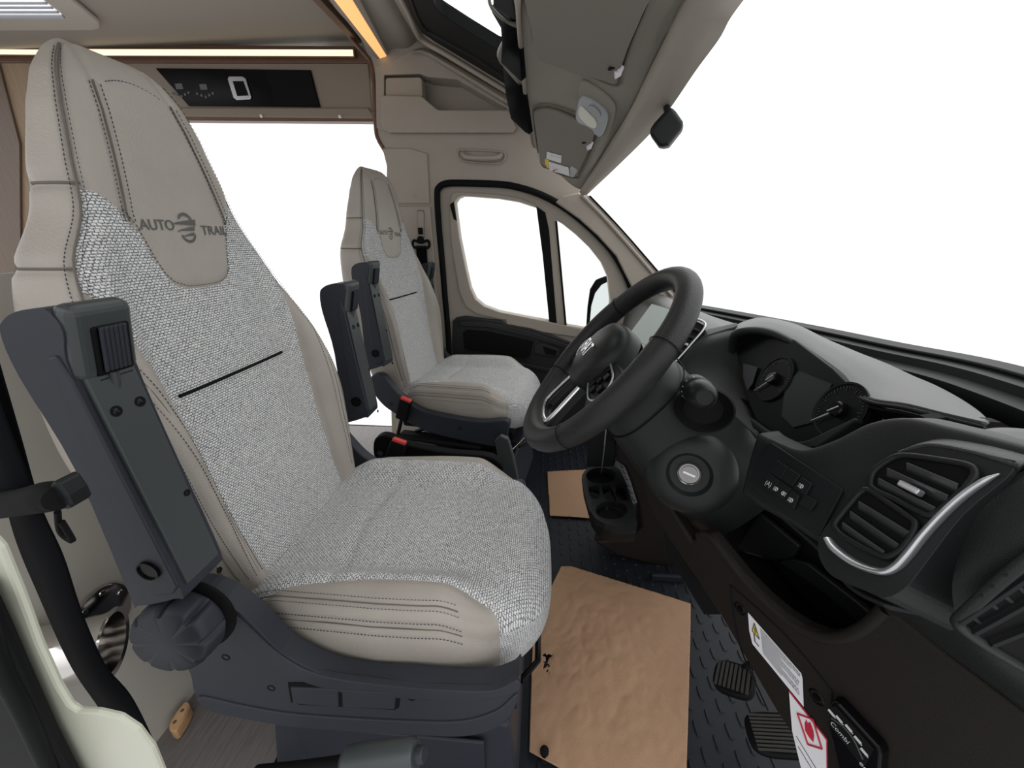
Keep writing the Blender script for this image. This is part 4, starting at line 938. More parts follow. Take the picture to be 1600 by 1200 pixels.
# instrument cluster
ca, cb_, cc_ = W(1160, 560, y=.80), W(1350, 640, y=.48), W(1285, 690, y=.50)
CN = norm(np.cross(cb_-ca, cc_-ca)); CN = CN if CN[0] < 0 else -CN
def cpt(L, e=0): return [WP(a, b, ca+CN*e, CN) for a, b in L]
cl = prism('dial_panel', cpt([(1150, 545), (1170, 520), (1240, 530), (1300, 575), (1340, 615), (1360, 640), (1350, 662), (1290, 700), (1240, 705), (1180, 655), (1158, 600)]), -CN*.02, mat('dial_glass', (.004, .005, .006), .45, spec=.12), dash, bevel=.002)
prism('centre_display', cpt([(1228, 600), (1250, 580), (1300, 600), (1272, 660), (1240, 668), (1222, 650)], .001), CN*.001, mat('display_grey', (.020, .026, .026), .4, spec=.15), cl)
dk = mat('dial_face', (.004, .005, .005), .45, spec=.12)
for (cx, cy, nx, ny, rr) in ((1210, 592, 1180, 611, .042), (1312, 641, 1269, 658, .041)):
    c = cpt([(cx, cy)], .002)[0]; u = norm(cpt([(cx+20, cy)], .002)[0]-c); v = np.cross(CN, u)
    J = ([], [])
    lathe('dial_ring', c, CN, [(rr, -.001), (rr, .002), (rr-.003, .002), (rr-.004, .0005), (.0001, .0005)], dk, cl, res=48)
    for k in range(33):
        a = math.radians(-40+k*8); d_ = u*math.cos(a)+v*math.sin(a); L = .007 if k % 4 == 0 else .0035
        boxv(c+d_*(rr-.006-L/2)+CN*.0012, d_*L/2, np.cross(CN, d_)*.0005, CN*.0002, J)
    mk('dial_scale', J[0], J[1], mat('dial_print', (.022, .024, .024), .4), cl, smooth=False)
    t = cpt([(nx, ny)], .004)[0]; cc2 = cpt([(cx, cy)], .004)[0]; dd = norm(t-cc2)
    tube('needle', [cc2+CN*.002, t+CN*.002], [.0018, .0008], M['silver'], cl, res=8)
    lathe('needle_hub', cc2, CN, [(.011, 0), (.011, .006), (.009, .008), (.0001, .008)], M['gloss'], cl, res=24)
    tube('hub_mark', [cc2+CN*.0085-dd*.006, cc2+CN*.0085+dd*.010], .0009, M['mark'], cl, res=6)
prism('dial_sill', cpt([(1180, 655), (1203, 672), (1250, 696), (1275, 692), (1350, 657), (1352, 662), (1290, 704), (1240, 708), (1185, 672)], .004), CN*.012, M['dash'], dash, bevel=.003)
prism('side_window', cpt([(1162, 568), (1184, 574), (1176, 600), (1168, 610), (1162, 590)], .004), CN*.001, mat('dial_side_glass', (.03, .032, .04), .4, spec=.2), cl)
# face of the driver's side
r0 = [(1188, 668), (1205, 680), (1250, 697), (1300, 683), (1350, 656), (1410, 646), (1480, 660), (1540, 674), (1640, 700)]
r1 = [(1184, 682), (1203, 690), (1250, 707), (1302, 694), (1355, 669), (1412, 660), (1480, 672), (1540, 686), (1640, 712)]
r2 = [(1172, 720), (1195, 730), (1245, 752), (1300, 756), (1352, 738), (1405, 722), (1475, 712), (1540, 720), (1640, 745)]
r3 = [(1160, 770), (1185, 790), (1235, 818), (1286, 850), (1350, 860), (1420, 850), (1500, 800), (1560, 770), (1660, 790)]
b0 = [p+np.array([.025, 0, -.004]) for p in fpt(r0)]
patch('driver_fascia', [b0, [p*.5+q*.5+FPn*.004 for p, q in zip(b0, fpt(r1))], fpt(r1), fpt(r2), fpt(r3)], M['dash'], dash, nu=70, nv=30, thick=.006, flip=True)
prism('fascia_backing', pts([(1450, 655), (1480, 652), (1536, 658), (1565, 660), (1600, 680), (1700, 722), (1700, 800), (1480, 760)], y=.375), (0, .01, 0), M['black'], dash)
# switch panel
sp_ = [(1198, 692), (1206, 692), (1314, 762), (1316, 768), (1280, 836), (1274, 836), (1172, 758), (1170, 750)]
swp = prism('switch_panel', fpt(sp_, .003), -FPn*.008, M['dash_smooth'], dash, bevel=.001)
bt = [[(372, 62), (428, 100), (390, 158), (330, 120)], [(432, 102), (488, 140), (446, 196), (393, 160)], [(494, 146), (548, 182), (516, 238), (452, 200)], [(326, 124), (384, 164), (350, 226), (296, 186)], [(387, 168), (442, 206), (404, 262), (353, 228)], [(445, 210), (484, 240), (456, 308), (408, 266)], [(512, 232), (573, 270), (540, 318), (482, 282)]]
for q in bt: prism('dash_switch', fpt(z3(q), .0035), FPn*.0022, M['dash_smooth'], swp, bevel=.0008)
def icon(cx, cy, s, body):
    if body != '(A)':
        o = fpt(z3([(cx, cy)]), .0062)[0]; ux = norm(fpt(z3([(cx+20, cy+12)]), .0062)[0]-o); uy = np.cross(FPn, ux); J = ([], [])
        for k, c0 in enumerate((0,) if body == '#D' else (-.0055, .0055)):
            sg = 1 if k == 0 else -1; p = o+ux*c0
            tube('x', [p+ux*sg*(-.0008+.0026*math.cos(t))+uy*.0022*math.sin(t) for t in np.linspace(-math.pi/2, math.pi/2, 9)]+[p-ux*sg*.0008-uy*.0022], .00045, None, join=J, res=5)
            for q in (-1, 0, 1): boxv(p-ux*sg*.0032+uy*q*.0017, ux*.0012, uy*.00035, FPn*.0002, J)
        mk('switch_symbol', J[0], J[1], M['mark'], swp, smooth=False); return
    o = fpt(z3([(cx, cy)]), .006)[0]; ux = norm(fpt(z3([(cx+20, cy+12)]), .006)[0]-o); uy = np.cross(FPn, ux); 
    text('switch_symbol', body, o-ux*s*.8-uy*s*.4, ux, uy, s, M['mark'], swp, depth=.0004)
icon(488, 192, .005, '#D'); icon(322, 180, .0055, '(A)'); icon(378, 216, .005, '#D0#'); icon(436, 262, .005, '#D')
# vent pod
pod = [(570, 480), (600, 400), (700, 290), (800, 180), (880, 90), (960, 25), (1060, -15), (1250, -8), (1500, 50), (1560, 66), (1545, 110), (1500, 160), (1300, 330), (1150, 520), (1060, 640), (1000, 705), (900, 750), (760, 690), (640, 640), (580, 560)]
pd = prism('vent_pod', [WP(a, b, np.array(FPa)+FPn*.010, FPn) for a, b in [tuple(p) for p in spl(z3(pod), 60, True)]], -FPn*.07, M['dash'], dash, bevel=.007, bseg=4)
upv = [(842, 178), (862, 120), (940, 62), (1010, 42), (1150, 58), (1320, 88), (1362, 120), (1350, 170), (1260, 262), (1200, 312), (1140, 343), (1080, 320), (960, 258), (862, 212)]
lov = [(665, 400), (672, 368), (760, 260), (800, 222), (840, 218), (950, 290), (1050, 360), (1066, 390), (1050, 440), (1000, 510), (950, 542), (900, 545), (800, 500), (700, 440)]
for q, sl_ in ((upv, [((1010, 92), (1275, 205)), ((912, 118), (1225, 262)), ((868, 168), (1160, 322))]), (lov, [((770, 282), (1028, 442)), ((728, 332), (975, 505)), ((690, 388), (905, 540))])):
    pp = spl(z3(q), 60, True); P = fpt(pp, .0115); c = np.mean(P, 0)
    vf = prism('air_vent', [c+(p-c)*.97 for p in P], FPn*.0008, M['black'], dash)
    tube('vent_frame', [p+FPn*.002 for p in P], .0028, M['dash_smooth'], vf, closed=True, res=8)
    for a, b in sl_:
        A, B = fpt(z3([a, b]), .014); d = norm(B-A); w = norm(np.cross(d, FPn)); wn = norm(FPn*.8+w*.6 if w[2] < 0 else FPn*.8-w*.6)
        w2 = norm(np.cross(d, wn))
        obox('vent_slat', (A+B)/2, d*np.linalg.norm(B-A)/2*.97, w2*.0042, wn*.0008, M['slat'], vf, bevel=.0006)
A, B = fpt(z3([(985, 178), (1085, 228)]), .019); d = norm(B-A); obox('vent_tab', (A+B)/2, d*np.linalg.norm(B-A)/2, norm(np.cross(d, FPn))*.0028, FPn*.004, M['silver'], dash, bevel=.0015, label='grey vent tab')
ch = [(618, 452), (660, 505), (740, 565), (820, 602), (900, 618), (960, 594), (1020, 534), (1100, 434), (1200, 326), (1300, 236), (1400, 166), (1478, 128)]
tube('chrome_trim', fpt(z3(ch), .012), [.0040, .0058, .0058, .0056, .0058, .0064, .0066, .0064, .0060, .0056, .0048, .0012], M['silver'], dash, n=70, res=12, flat=.5)
# light coloured shoulder over the pod is plain dash plastic, tilted up
sh = [[WP(a, b, np.array(FPa)+FPn*.004, FPn)+np.array([.05, 0, .004]) for a, b in [(1402, 690), (1450, 672), (1520, 676), (1600, 690)]], [WP(a, b, np.array(FPa)+FPn*.008, FPn) for a, b in [(1404, 704), (1452, 690), (1520, 700), (1600, 722)]], [WP(a, b, np.array(FPa)+FPn*.006, FPn) for a, b in [(1420, 712), (1460, 706), (1520, 716), (1590, 738)]]]
patch('pod_shoulder', sh, M['dash_top'], dash, nu=30, nv=12, thick=.004, flip=True)
# end panel with side vent
E0 = [(1660, 705, .26), (1600, 735, .262), (1569, 750, .265), (1506, 803, .268), (1459, 862, .272), (1431, 902, .278), (1404, 930, .29), (1384, 946, .31)]
E1 = [(1760, 850, .22), (1680, 860, .225), (1620, 870, .23), (1550, 895, .24), (1490, 920, .25), (1450, 938, .26), (1415, 950, .28), (1389, 954, .31)]
E2 = [(1860, 1200, .20), (1760, 1160, .205), (1680, 1110, .21), (1600, 1060, .225), (1530, 1020, .24), (1470, 985, .26), (1425, 965, .28), (1392, 958, .315)]
E3 = [(1860, 1330, .20), (1700, 1200, .22), (1600, 1112, .235), (1540, 1066, .25), (1480, 1022, .27), (1435, 987, .285), (1412, 969, .30), (1394, 960, .32)]
patch('end_panel', [[W(a, b, y=c) for a, b, c in r] for r in (E0, E1, E2, E3)], M['dash'], dash, nu=40, nv=24, thick=.006)
sv = [(1640, 840), (1600, 863), (1568, 888), (1537, 915), (1500, 950), (1488, 964), (1496, 975), (1528, 998), (1570, 1023), (1640, 1062)]
svo = pts(sv, y=.226)
sv_ = prism('side_vent', svo, (0, -.004, 0), M['black'], dash, bevel=.001)
tube('side_vent_frame', [p+np.array([0, -.004, 0]) for p in svo], .004, M['dash'], sv_, closed=False, n=50, res=8)
for a, b in (((1500, 975), (1640, 880)), ((1522, 990), (1640, 925)), ((1550, 1008), (1640, 972))):
    tube('side_vent_slat', [W(*a, y=.219), W(*b, y=.219)], .0022, M['dash_smooth'], sv_, res=6)
for a, b in (((1530, 930), (1556, 950)), ((1548, 915), (1580, 940)), ((1570, 897), (1600, 925)), ((1508, 955), (1534, 976))):
    tube('side_vent_slat', [W(*a, y=.221), W(*b, y=.221)], .0014, M['dash_smooth'], sv_, res=6)
# knee panel with pocket
kn = [(1090, 838), (1096, 830), (1110, 832), (1131, 859), (1162, 898), (1194, 931), (1225, 958), (1256, 978), (1287, 990), (1319, 989), (1350, 974), (1376, 950), (1388, 945), (1440, 990), (1480, 1022), (1540, 1067), (1600, 1112), (1760, 1240), (1760, 1420), (1380, 1420), (1278, 1210), (1212, 1112), (1125, 962), (1088, 905), (1048, 848), (1016, 800), (1000, 742), (1012, 738), (1030, 758), (1052, 800), (1080, 845)]
kp = prism('knee_panel', lpt(kn), -LPn*.022, M['lower'], dash, bevel=.006, bseg=4)
tube('pocket_lip', lpt([(1092, 838), (1110, 838), (1131, 863), (1162, 903), (1194, 936), (1225, 964), (1256, 984), (1287, 996), (1321, 995), (1354, 979), (1384, 952)], -.004), .0075, M['lower'], dash, n=60)
acc = [(1142, 916), (1150, 922), (1225, 992), (1296, 1078), (1300, 1090), (1296, 1120), (1400, 1300), (1330, 1300), (1160, 1010), (1146, 960)]
tube('cover_joint', lpt([(1200, 1110), (1160, 1020), (1146, 960), (1142, 922), (1148, 920), (1225, 990), (1294, 1072), (1300, 1084), (1298, 1110)], .0004), .0012, M['black'], kp, n=60, res=6)
for (a, b) in ((1156, 951), (1276, 1089)):
    p = lpt([(a, b)], .0)[0]; lathe('panel_screw', p, LPn, [(.0095, -.001), (.0095, .0006), (.0075, .0012), (.0065, -.001), (.005, -.001), (.0045, .001), (.0001, .001)], M['gloss'], kp, res=24)
# pocket behind it
prism('pocket_back', lpt([(1090, 760), (1170, 740), (1290, 800), (1430, 900), (1440, 1020), (1290, 1060), (1130, 930)], -.13), -LPn*.01, M['black'], dash)
prism('pocket_divider', lpt([(1186, 800), (1250, 853), (1238, 874), (1212, 877), (1166, 866), (1150, 852)], -.11), -LPn*.01, M['dash_smooth'], dash, bevel=.004)
patch('pocket_ceiling', [fpt([(1170, 760), (1230, 812), (1284, 860), (1330, 915), (1390, 945)], -.004), [p+np.array([.12, 0, -.02]) for p in fpt([(1170, 760), (1230, 812), (1284, 860), (1330, 915), (1390, 945)])]], M['dash_smooth'], dash, nu=20, nv=4, thick=.004)
patch('pocket_tray', [lpt([(1115, 850), (1165, 912), (1225, 966), (1290, 998), (1350, 985)], -.02), [p+np.array([.12, .02, -.05]) for p in lpt([(1115, 850), (1165, 912), (1225, 966), (1290, 998), (1350, 985)], -.02)]], M['black'], dash, nu=20, nv=4, thick=.004)
prism('tray_insert', lpt([(1215, 878), (1240, 874), (1262, 880), (1340, 940), (1366, 962), (1345, 978), (1290, 930)], -.10), -LPn*.01, M['dash_smooth'], dash, bevel=.003)
prism('lower_cavity', [W(a, b, y=.62) for a, b in [(1020, 700), (1130, 760), (1200, 800), (1200, 960), (1100, 960), (1040, 860)]], (.04, .04, 0), M['black'], dash)
# centre stack foot
cs = [(955, 640, 1.05), (1010, 690, 1.0)]
prism('centre_console', pts([(962, 640), (1000, 650), (1060, 700), (1100, 800), (1130, 880), (1118, 935), (1075, 893), (1020, 884), (960, 868), (925, 846), (990, 840), (1002, 825), (996, 790), (985, 755), (975, 730), (962, 722)], y=.99), (.05, .18, 0), M['lower'], dash, bevel=.01)
prism('console_riser', [W(a, b, y=1.08) for a, b in [(925, 655), (955, 660), (965, 700), (958, 730), (915, 730)]], (.03, .06, 0), M['dash_smooth'], dash, bevel=.004)
# ------------------------------------------------------------------ cup holder
ct = z3([(438, 330), (455, 300), (500, 280), (560, 265), (640, 268), (680, 300), (715, 380), (742, 460), (770, 560), (782, 640), (720, 648), (640, 645), (580, 632), (520, 600), (480, 540), (450, 430)], 4, 800, 660)
zc = .285
def ell(cx, cy, rx, ry, n=24, rot=0): return [(cx+rx*math.cos(a)*math.cos(rot)-ry*math.sin(a)*math.sin(rot), cy+rx*math.cos(a)*math.sin(rot)+ry*math.sin(a)*math.cos(rot)) for a in np.linspace(0, 2*math.pi, n+1)[:-1]]
hh = [ell(555, 332, 92, 48), ell(622, 548, 100, 58)]
sq1 = [(478, 400), (520, 392), (545, 400), (548, 450), (540, 478), (500, 478), (482, 440)]; sq2 = [(655, 380), (700, 378), (732, 478), (735, 488), (662, 488), (645, 430)]
mid_ = [(560, 386), (610, 388), (640, 440), (655, 492), (590, 486), (568, 440)]
C2 = lambda L: pts(z3(L, 4, 800, 660), z=zc)
cup = prism('cup_holder', pts(ct, z=zc), (0, 0, -.02), M['dash'], dash, holes=[C2(h) for h in hh+[sq1, sq2, mid_]], bevel=.002)
cbody = pts(ct, z=zc-.02); c = np.mean(cbody, 0)
V = [p for p in cbody]+[c+(p-c)*.93+np.array([.01, .01, -.075]) for p in cbody]; n_ = len(cbody)
mk('cup_body', V, gridfaces(2, n_, True)+[tuple(range(n_, 2*n_))], M['dash_smooth'], cup, auto=40, solid=.002)
for h in hh: 
    q = C2(h); cq = np.mean(q, 0); lathe('cup_well', cq-np.array([0, 0, .05]), (0, 0, 1), [(.0001, 0), (.030, .0), (.034, .03)], M['black'], cup, res=24)
tube('cup_finger', [W(943, 778, z=zc-.01), W(947, 790, z=zc-.02), W(950, 806, z=zc-.03)], .006, M['dash_smooth'], cup, res=10)
gl = thing('wire_rod', 'thin shiny wire rising from the cup holder to the wheel', 'wire', W(940, 740, z=.26))
tube('rod', [W(939, 741, z=.265), W(943, 710, y=.92), W(947, 668, y=.86)], .0016, M['silver'], gl, n=20, res=6)
# ------------------------------------------------------------------ steering column
W0 = np.array([.107, .655, .803]); NA = norm((.766, 0, -.643)); VA = norm((.643, 0, .766)); YA = np.array([0, 1.0, 0])
def sec(a, hv, hy, ev=0, n=3.2, m=48, ey=0):
    out = []
    for t in np.linspace(0, 2*math.pi, m+1)[:-1]:
        c, s = math.cos(t), math.sin(t)
        out.append(W0+NA*a+VA*(ev+hv*math.copysign(abs(s)**(2/n), s))+YA*(ey+hy*math.copysign(abs(c)**(2/n), c)))
    return out
col = []
S_ = [(.045, .050, .055, -.01, 2.4), (.055, .070, .075, -.008, 2.4), (.075, .080, .090, -.004, 2.6), (.11, .086, .098, -.006, 2.8), (.15, .088, .104, -.012, 3), (.20, .094, .112, -.020, 3), (.26, .098, .12, -.02, 3), (.34, .10, .12, -.02, 3)]
V = [p for s in S_ for p in sec(s[0], s[1], s[2], s[3], s[4], ey=.005)]
shr = mk('column_shroud', V, [f[::-1] for f in gridfaces(len(S_), 48, True)]+[tuple(range(48))], M['dash'], dash, sub=1, auto=60)
tube('shroud_joint', [p for p in sec(.098, .0865, .0985, -.004, 2.7, ey=.005)], .0012, M['black'], shr, closed=True, res=6)
# collar with switch gear behind the wheel
V = [p for s in [(.020, .045, .045, 0, 2.5), (.030, .062, .066, 0, 2.5), (.060, .068, .074, 0, 2.5), (.066, .060, .066, 0, 2.5)] for p in sec(*s, ey=.004)]
mk('column_collar', V, [f[::-1] for f in gridfaces(4, 48, True)]+[tuple(range(48))], M['gloss'], shr, auto=40)
# ignition boss
ic = W(1077, 738, y=.545); ia = norm((-.36, -.86, .30))
lathe('ignition_boss', ic-ia*.012, ia, [(.070, -.03), (.070, .004), (.067, .012), (.060, .021), (.050, .027), (.040, .030), (.034, .030), (.029, .022), (.022, .020), (.0001, .020)], M['dash'], shr, res=56)
lk = lathe('lock_ring', ic+ia*.008, ia, [(.0175, -.003), (.0180, .003), (.0172, .005), (.0155, .0035), (.0150, .001), (.0001, .001)], mat('lock_steel', (.30, .29, .28), .3, metal=.9), shr, res=40)
lathe('lock_barrel', ic+ia*.010, ia, [(.0125, 0), (.0122, .003), (.0001, .003)], mat('lock_grey', (.25, .25, .25), .35, metal=.7), shr, res=32)
ku = norm(np.cross(ia, (0.2, 0, 1))); obox('key_slot', ic+ia*.0135, ku*.009, norm(np.cross(ia, ku))*.0016, ia*.0006, M['white'], shr, bevel=0)
# stalk in its well
scn = W(1101, 640, y=.545); sa = norm((-.20, -.92, .33))
lathe('stalk_well', scn+sa*.002, sa, [(.035, -.02), (.036, .001), (.033, .004), (.030, -.004), (.024, -.012), (.0001, -.014)], M['black'], shr, res=40, sx=.95, sy=1.15)
p0 = W(1084, 606, y=.545); p1 = W(1102, 622, y=.475); da = norm(p1-p0); Ls = np.linalg.norm(p1-p0)
stl = lathe('wiper_stalk', p0, da, [(.016, -.01), (.0205, .002), (.0205, Ls*.45), (.018, Ls*.5), (.0195, Ls*.55), (.0185, Ls*.80), (.014, Ls*.97), (.011, Ls), (.0105, Ls-.002), (.0001, Ls-.002)], M['dash_smooth'], dash, res=40)
for k, (u_, v_) in enumerate(((-.6, .5), (-.8, .2), (-.9, -.1), (-.85, -.4), (-.3, .8))):
    uu = norm(np.cross(da, (0, 0, 1))); vv = np.cross(uu, da); d_ = norm(uu*(1 if uu[0] < 0 else -1)*abs(u_)+vv*v_)
    obox('stalk_mark', p0+da*Ls*.35+d_*.0206, da*.0022, np.cross(da, d_)*.0008, d_*.0003, M['mark'], stl, bevel=0)
# ------------------------------------------------------------------ steering wheel
whl = thing('steering_wheel', 'black leather steering wheel with silver trimmed lower spoke', 'steering wheel', W0)
RW = .176
def wp(r, a, d=0): return W0+(VA*math.cos(a)+YA*math.sin(a))*r+NA*d     # a=0 top, +90 far side
rim = [wp(RW, a) for a in np.linspace(0, 2*math.pi, 121)[:-1]]
V = []; res = 20
for i, a in enumerate(np.linspace(0, 2*math.pi, 161)[:-1]):
    low = max(0, math.cos(a-math.pi))**6
    side = math.exp(-((abs(math.sin(a))-1)/.12)**2)
    for j in range(res):
        t = 2*math.pi*j/res; rr = .0185+.0035*low+.0015*side
        V.append(wp(RW+rr*math.cos(t)*(1+.15*low), a, rr*math.sin(t)*1.05))
Fs = gridfaces(160, res, True)+[(159*res+j, 159*res+(j+1) % res, (j+1) % res, j) for j in range(res)]
mk('rim', V, [f[::-1] for f in Fs], mat('wheel_leather', (.017, .017, .018), .45, spec=.3, bump=.25, bscale=500, kind='v'), whl)
for a in (62, -62, 125, -125):
    a = math.radians(a); tube('rim_seam', [wp(RW+.0205*math.cos(t), a, .0215*math.sin(t)) for t in np.linspace(0, 2*math.pi, 25)[:-1]], .0008, M['black'], whl, closed=True, res=6)
# hub pad
prof = [(1.0, .018), (1.0, .0), (.97, -.012), (.88, -.021), (.65, -.028), (.3, -.031), (.02, -.032)]
V = []; m = 64
for (k, d) in prof:
    for j in range(m):
        t = 2*math.pi*j/m; c, s = math.cos(t), math.sin(t); n = 2.6
        r = (abs(c/.066)**n+abs(s/(.074-.010*(s*0)))**n)**(-1/n)
        v = r*c*(1 if c > 0 else 1.05); y_ = r*s*(1-.22*(c < 0)*abs(c))
        V.append(W0+VA*v*k+YA*y_*k+NA*d)
hub = mk('hub_pad', V, gridfaces(len(prof), m, True)+[tuple(range(m))[::-1], tuple(range((len(prof)-1)*m, len(prof)*m))], M['dash_smooth'], whl, auto=60)
text('hub_lettering', 'FIAT', W0-NA*.0325+YA*.028-VA*.016, -YA, VA, .026, M['chrome'], hub, width=.054, depth=.0012, bold=.01)
# spokes
for s in (1, -1):
    q = [wp(.055, s*math.radians(70)), wp(.17, s*math.radians(84)), wp(.17, s*math.radians(114)), wp(.055, s*math.radians(128))]
    so = prism('spoke', [p-NA*.004 for p in q], NA*.016, M['dash_smooth'], whl, bevel=.003)
    qq = [wp(.072, s*math.radians(82), -.006), wp(.125, s*math.radians(89), -.006), wp(.145, s*math.radians(100), -.006), wp(.125, s*math.radians(111), -.006), wp(.072, s*math.radians(122), -.006)]
    tube('spoke_trim', qq, .0018, M['silver'], so, n=30, res=8)
    J = ([], [])
    for (rr, aa) in ((.085, 90), (.085, 110), (.105, 92), (.105, 108), (.122, 100), (.094, 100)): boxv(wp(rr, s*math.radians(aa), -.007), YA*.006, VA*.006, NA*.0025, J)
    mk('spoke_buttons', J[0], J[1], M['gloss'], so, smooth=False, bevel=.001)
lo = prism('lower_spoke', [W0+VA*a+YA*b-NA*.004 for a, b in ((-.045, .045), (-.16, .060), (-.172, .03), (-.172, -.03), (-.16, -.060), (-.045, -.045))], NA*.014, M['dash_smooth'], whl, holes=[[W0+VA*a+YA*b-NA*.004 for a, b in ((-.060, .026), (-.135, .032), (-.142, .02), (-.142, -.02), (-.135, -.032), (-.060, -.026))]], bevel=.002)
tube('silver_inlay', [W0+VA*a+YA*b-NA*.0055 for a, b in ((-.058, .040), (-.132, .048), (-.146, .030), (-.149, 0), (-.146, -.030), (-.132, -.048), (-.058, -.040))], .0055, M['chrome'], lo, n=60, res=10, flat=.6)
# ------------------------------------------------------------------ screen and centre vents
scr = thing('infotainment_screen', 'pale reflecting touchscreen seen through the steering wheel', 'screen', W(1010, 510, y=1.1))
qs = [W(1016, 474, y=1.02), W(1046, 483, y=.99), W(1030, 520, y=.96), W(1004, 542, y=.93), W(978, 530, y=.96)]
qs = [W(1018, 475, y=1.10), W(1062, 487, y=1.00), W(1012, 556, y=.93), W(976, 535, y=1.02)]
ns = norm(np.cross(qs[1]-qs[0], qs[3]-qs[0])); ns = ns if ns[0] > 0 else -ns; q3 = qs[0]+(qs[2]-qs[1]); qs[3] = q3
c = np.mean(qs, 0); prism('screen_case', [c+(p-c)*1.05+ns*.001 for p in qs], ns*.014, M['gloss'], scr, bevel=.002)
prism('screen_face', qs, ns*.0008, M['screen'], scr)
obox('screen_stand', c+ns*.035+np.array([0, 0, -.03]), (.025, 0, 0), (0, .06, 0), (0, 0, .03), M['dash'], scr, bevel=.01)
vq = [(1078, 497, .98), (1102, 509, .95), (1078, 540, .92), (1050, 573, .90), (1020, 570, .92), (1030, 545, .94)]
VQ = [W(a, b, y=c_) for a, b, c_ in vq]; nv_ = norm(np.cross(VQ[1]-VQ[0], VQ[3]-VQ[0])); nv_ = nv_ if nv_[0] < 0 else -nv_
c0 = np.mean(VQ, 0); VQ = [p-nv_*((p-c0) @ nv_) for p in VQ]
cv = prism('centre_air_vent', VQ, -nv_*.03, M['black'], dash, bevel=.002)
tube('vent_edge', [VQ[0]+nv_*.003, VQ[1]+nv_*.003, VQ[2]+nv_*.003, VQ[3]+nv_*.003], .003, M['silver'], cv, n=40, res=8)
for k in range(1, 6):
    t = k/6; A = VQ[1]*(1-t)+VQ[3]*t; B = VQ[0]*(1-t)+VQ[4]*t; obox('vent_slat', (A*.55+B*.45)+nv_*.003, (B-A)*.42, norm(np.cross(B-A, nv_))*.003, nv_*.002, M['dash_smooth'] if k != 3 else M['silver'], cv, bevel=.001)
# ------------------------------------------------------------------ papers on the floor
def paper(name, quad, holes, seed, label, amp, n=70, group=None):
    """crumpled kraft sheet: outline clipped from a fine grid lying just over the mat"""
    P = np.array([W(a, b, z=.012)[:2] for a, b in quad]); lo, hi = P.min(0)-.01, P.max(0)+.01
    xs = np.linspace(lo[0], hi[0], n); ys = np.linspace(lo[1], hi[1], n); V = []
    for y in ys:
        for x in xs:
            v = Vector((x*7+seed, y*7, 0)); h = noise.noise(v)*.7+.7*abs(noise.noise(v*2.3))+.55*abs(noise.noise(v*4.6))+.25*abs(noise.noise(v*9))
            c_ = math.exp(-(((x-P[:, 0].mean())/.14)**2+((y-P[:, 1].mean())/.22)**2))
            V.append((x, y, .0125+amp*(h*.5+.45)*(.25+.9*c_)))
    T = []
    for q in gridfaces(n, n): T += [(q[0], q[1], q[2]), (q[0], q[2], q[3])]
    V = np.array(V); ar = 0
    for i in range(len(P)): a, b = P[i], P[(i+1) % len(P)]; ar += a[0]*b[1]-a[1]*b[0]
    for i in range(len(P)):
        a, b = P[i], P[(i+1) % len(P)]
        f = ((b[0]-a[0])*(V[:, 1]-a[1])-(b[1]-a[1])*(V[:, 0]-a[0]))*(1 if ar > 0 else -1)
        V, T = split(V, T, f)[0]
    for (hx, hy, hr, s) in holes:
        c = W(hx, hy, z=.013)[:2]; d = V[:, :2]-c; an = np.arctan2(d[:, 1], d[:, 0]); r = np.linalg.norm(d, axis=1)
        V, T = split(V, T, r-hr*(1+.45*np.sin(3*an+s)+.25*np.sin(7*an+2*s)))[0]
    o = mk(name, V, T, M['kraft'], None, solid=.0006); return tag(o, label, 'paper', group)
paper('brown_paper', [(875, 886), (892, 886), (1079, 944), (1078, 1037), (1074, 1150), (1071, 1260), (940, 1240), (827, 1176), (829, 1100), (832, 1000), (846, 950), (858, 925)], [(855, 1028, .0085, 0), (853, 1040, .007, 2), (856, 1050, .004, 4)], 3, 'large crumpled brown kraft paper sheet with a torn hole on the floor mat', .0135, 110, 'brown paper floor sheets')
paper('brown_paper', [(855, 737), (916, 734), (930, 790), (935, 811), (859, 806)], [], 9, 'small flat brown paper sheet beyond the cup holder', .003, 30, 'brown paper floor sheets')
# ------------------------------------------------------------------ pedals
def pedal(name, label, c, ux, uy, hw, hh, m, ribs):
    t = thing(name, label, 'pedal', c); ux, uy = norm(ux), norm(uy); n = norm(np.cross(ux, uy)); n = n if n[2] > 0 else -n
    V = []; k = 40
    for (s, d) in ((1, 0), (1.0, .008), (.9, .012)):
        for j in range(k):
            a = 2*math.pi*j/k; cc, ss = math.cos(a), math.sin(a); V.append(c+(ux*hw*math.copysign(abs(cc)**.6, cc)+uy*hh*math.copysign(abs(ss)**.6, ss))*s+n*d)
    mk('pedal_pad', V, gridfaces(3, k, True)+[tuple(range(2*k, 3*k)), tuple(range(k))[::-1]], M['rubber'], t, auto=40)
    J = ([], [])
    for i in range(ribs):
        q = -1+2*(i+.5)/ribs; boxv(c+uy*hh*.85*q*0+ux*hw*.85*q+n*.0128, ux*hw/ribs*.5, uy*hh*.78, n*.0012, J)
    mk('pedal_ribs', J[0], J[1], mat(name+'_grey', (.05, .048, .045), .6), t, smooth=False)
    tube('pedal_arm', [c-n*.002+uy*hh*.4, c+np.array([.06, .02, .06]), c+np.array([.16, .03, .20]), c+np.array([.22, .04, .34])], .009, M['black'], t, n=20)
pedal('brake_pedal', 'square ribbed black brake pedal right of the large brown paper', W(1148, 1064, z=.12), (.8, -.6, .5), (.5, .85, .1), .040, .036, M['rubber'], 8)
pedal('accelerator_pedal', 'wide ribbed black accelerator pedal below the square brake pedal', W(1216, 1150, z=.09), (.1, .95, .1), (1, -.15, .35), .036, .055, M['rubber'], 10)
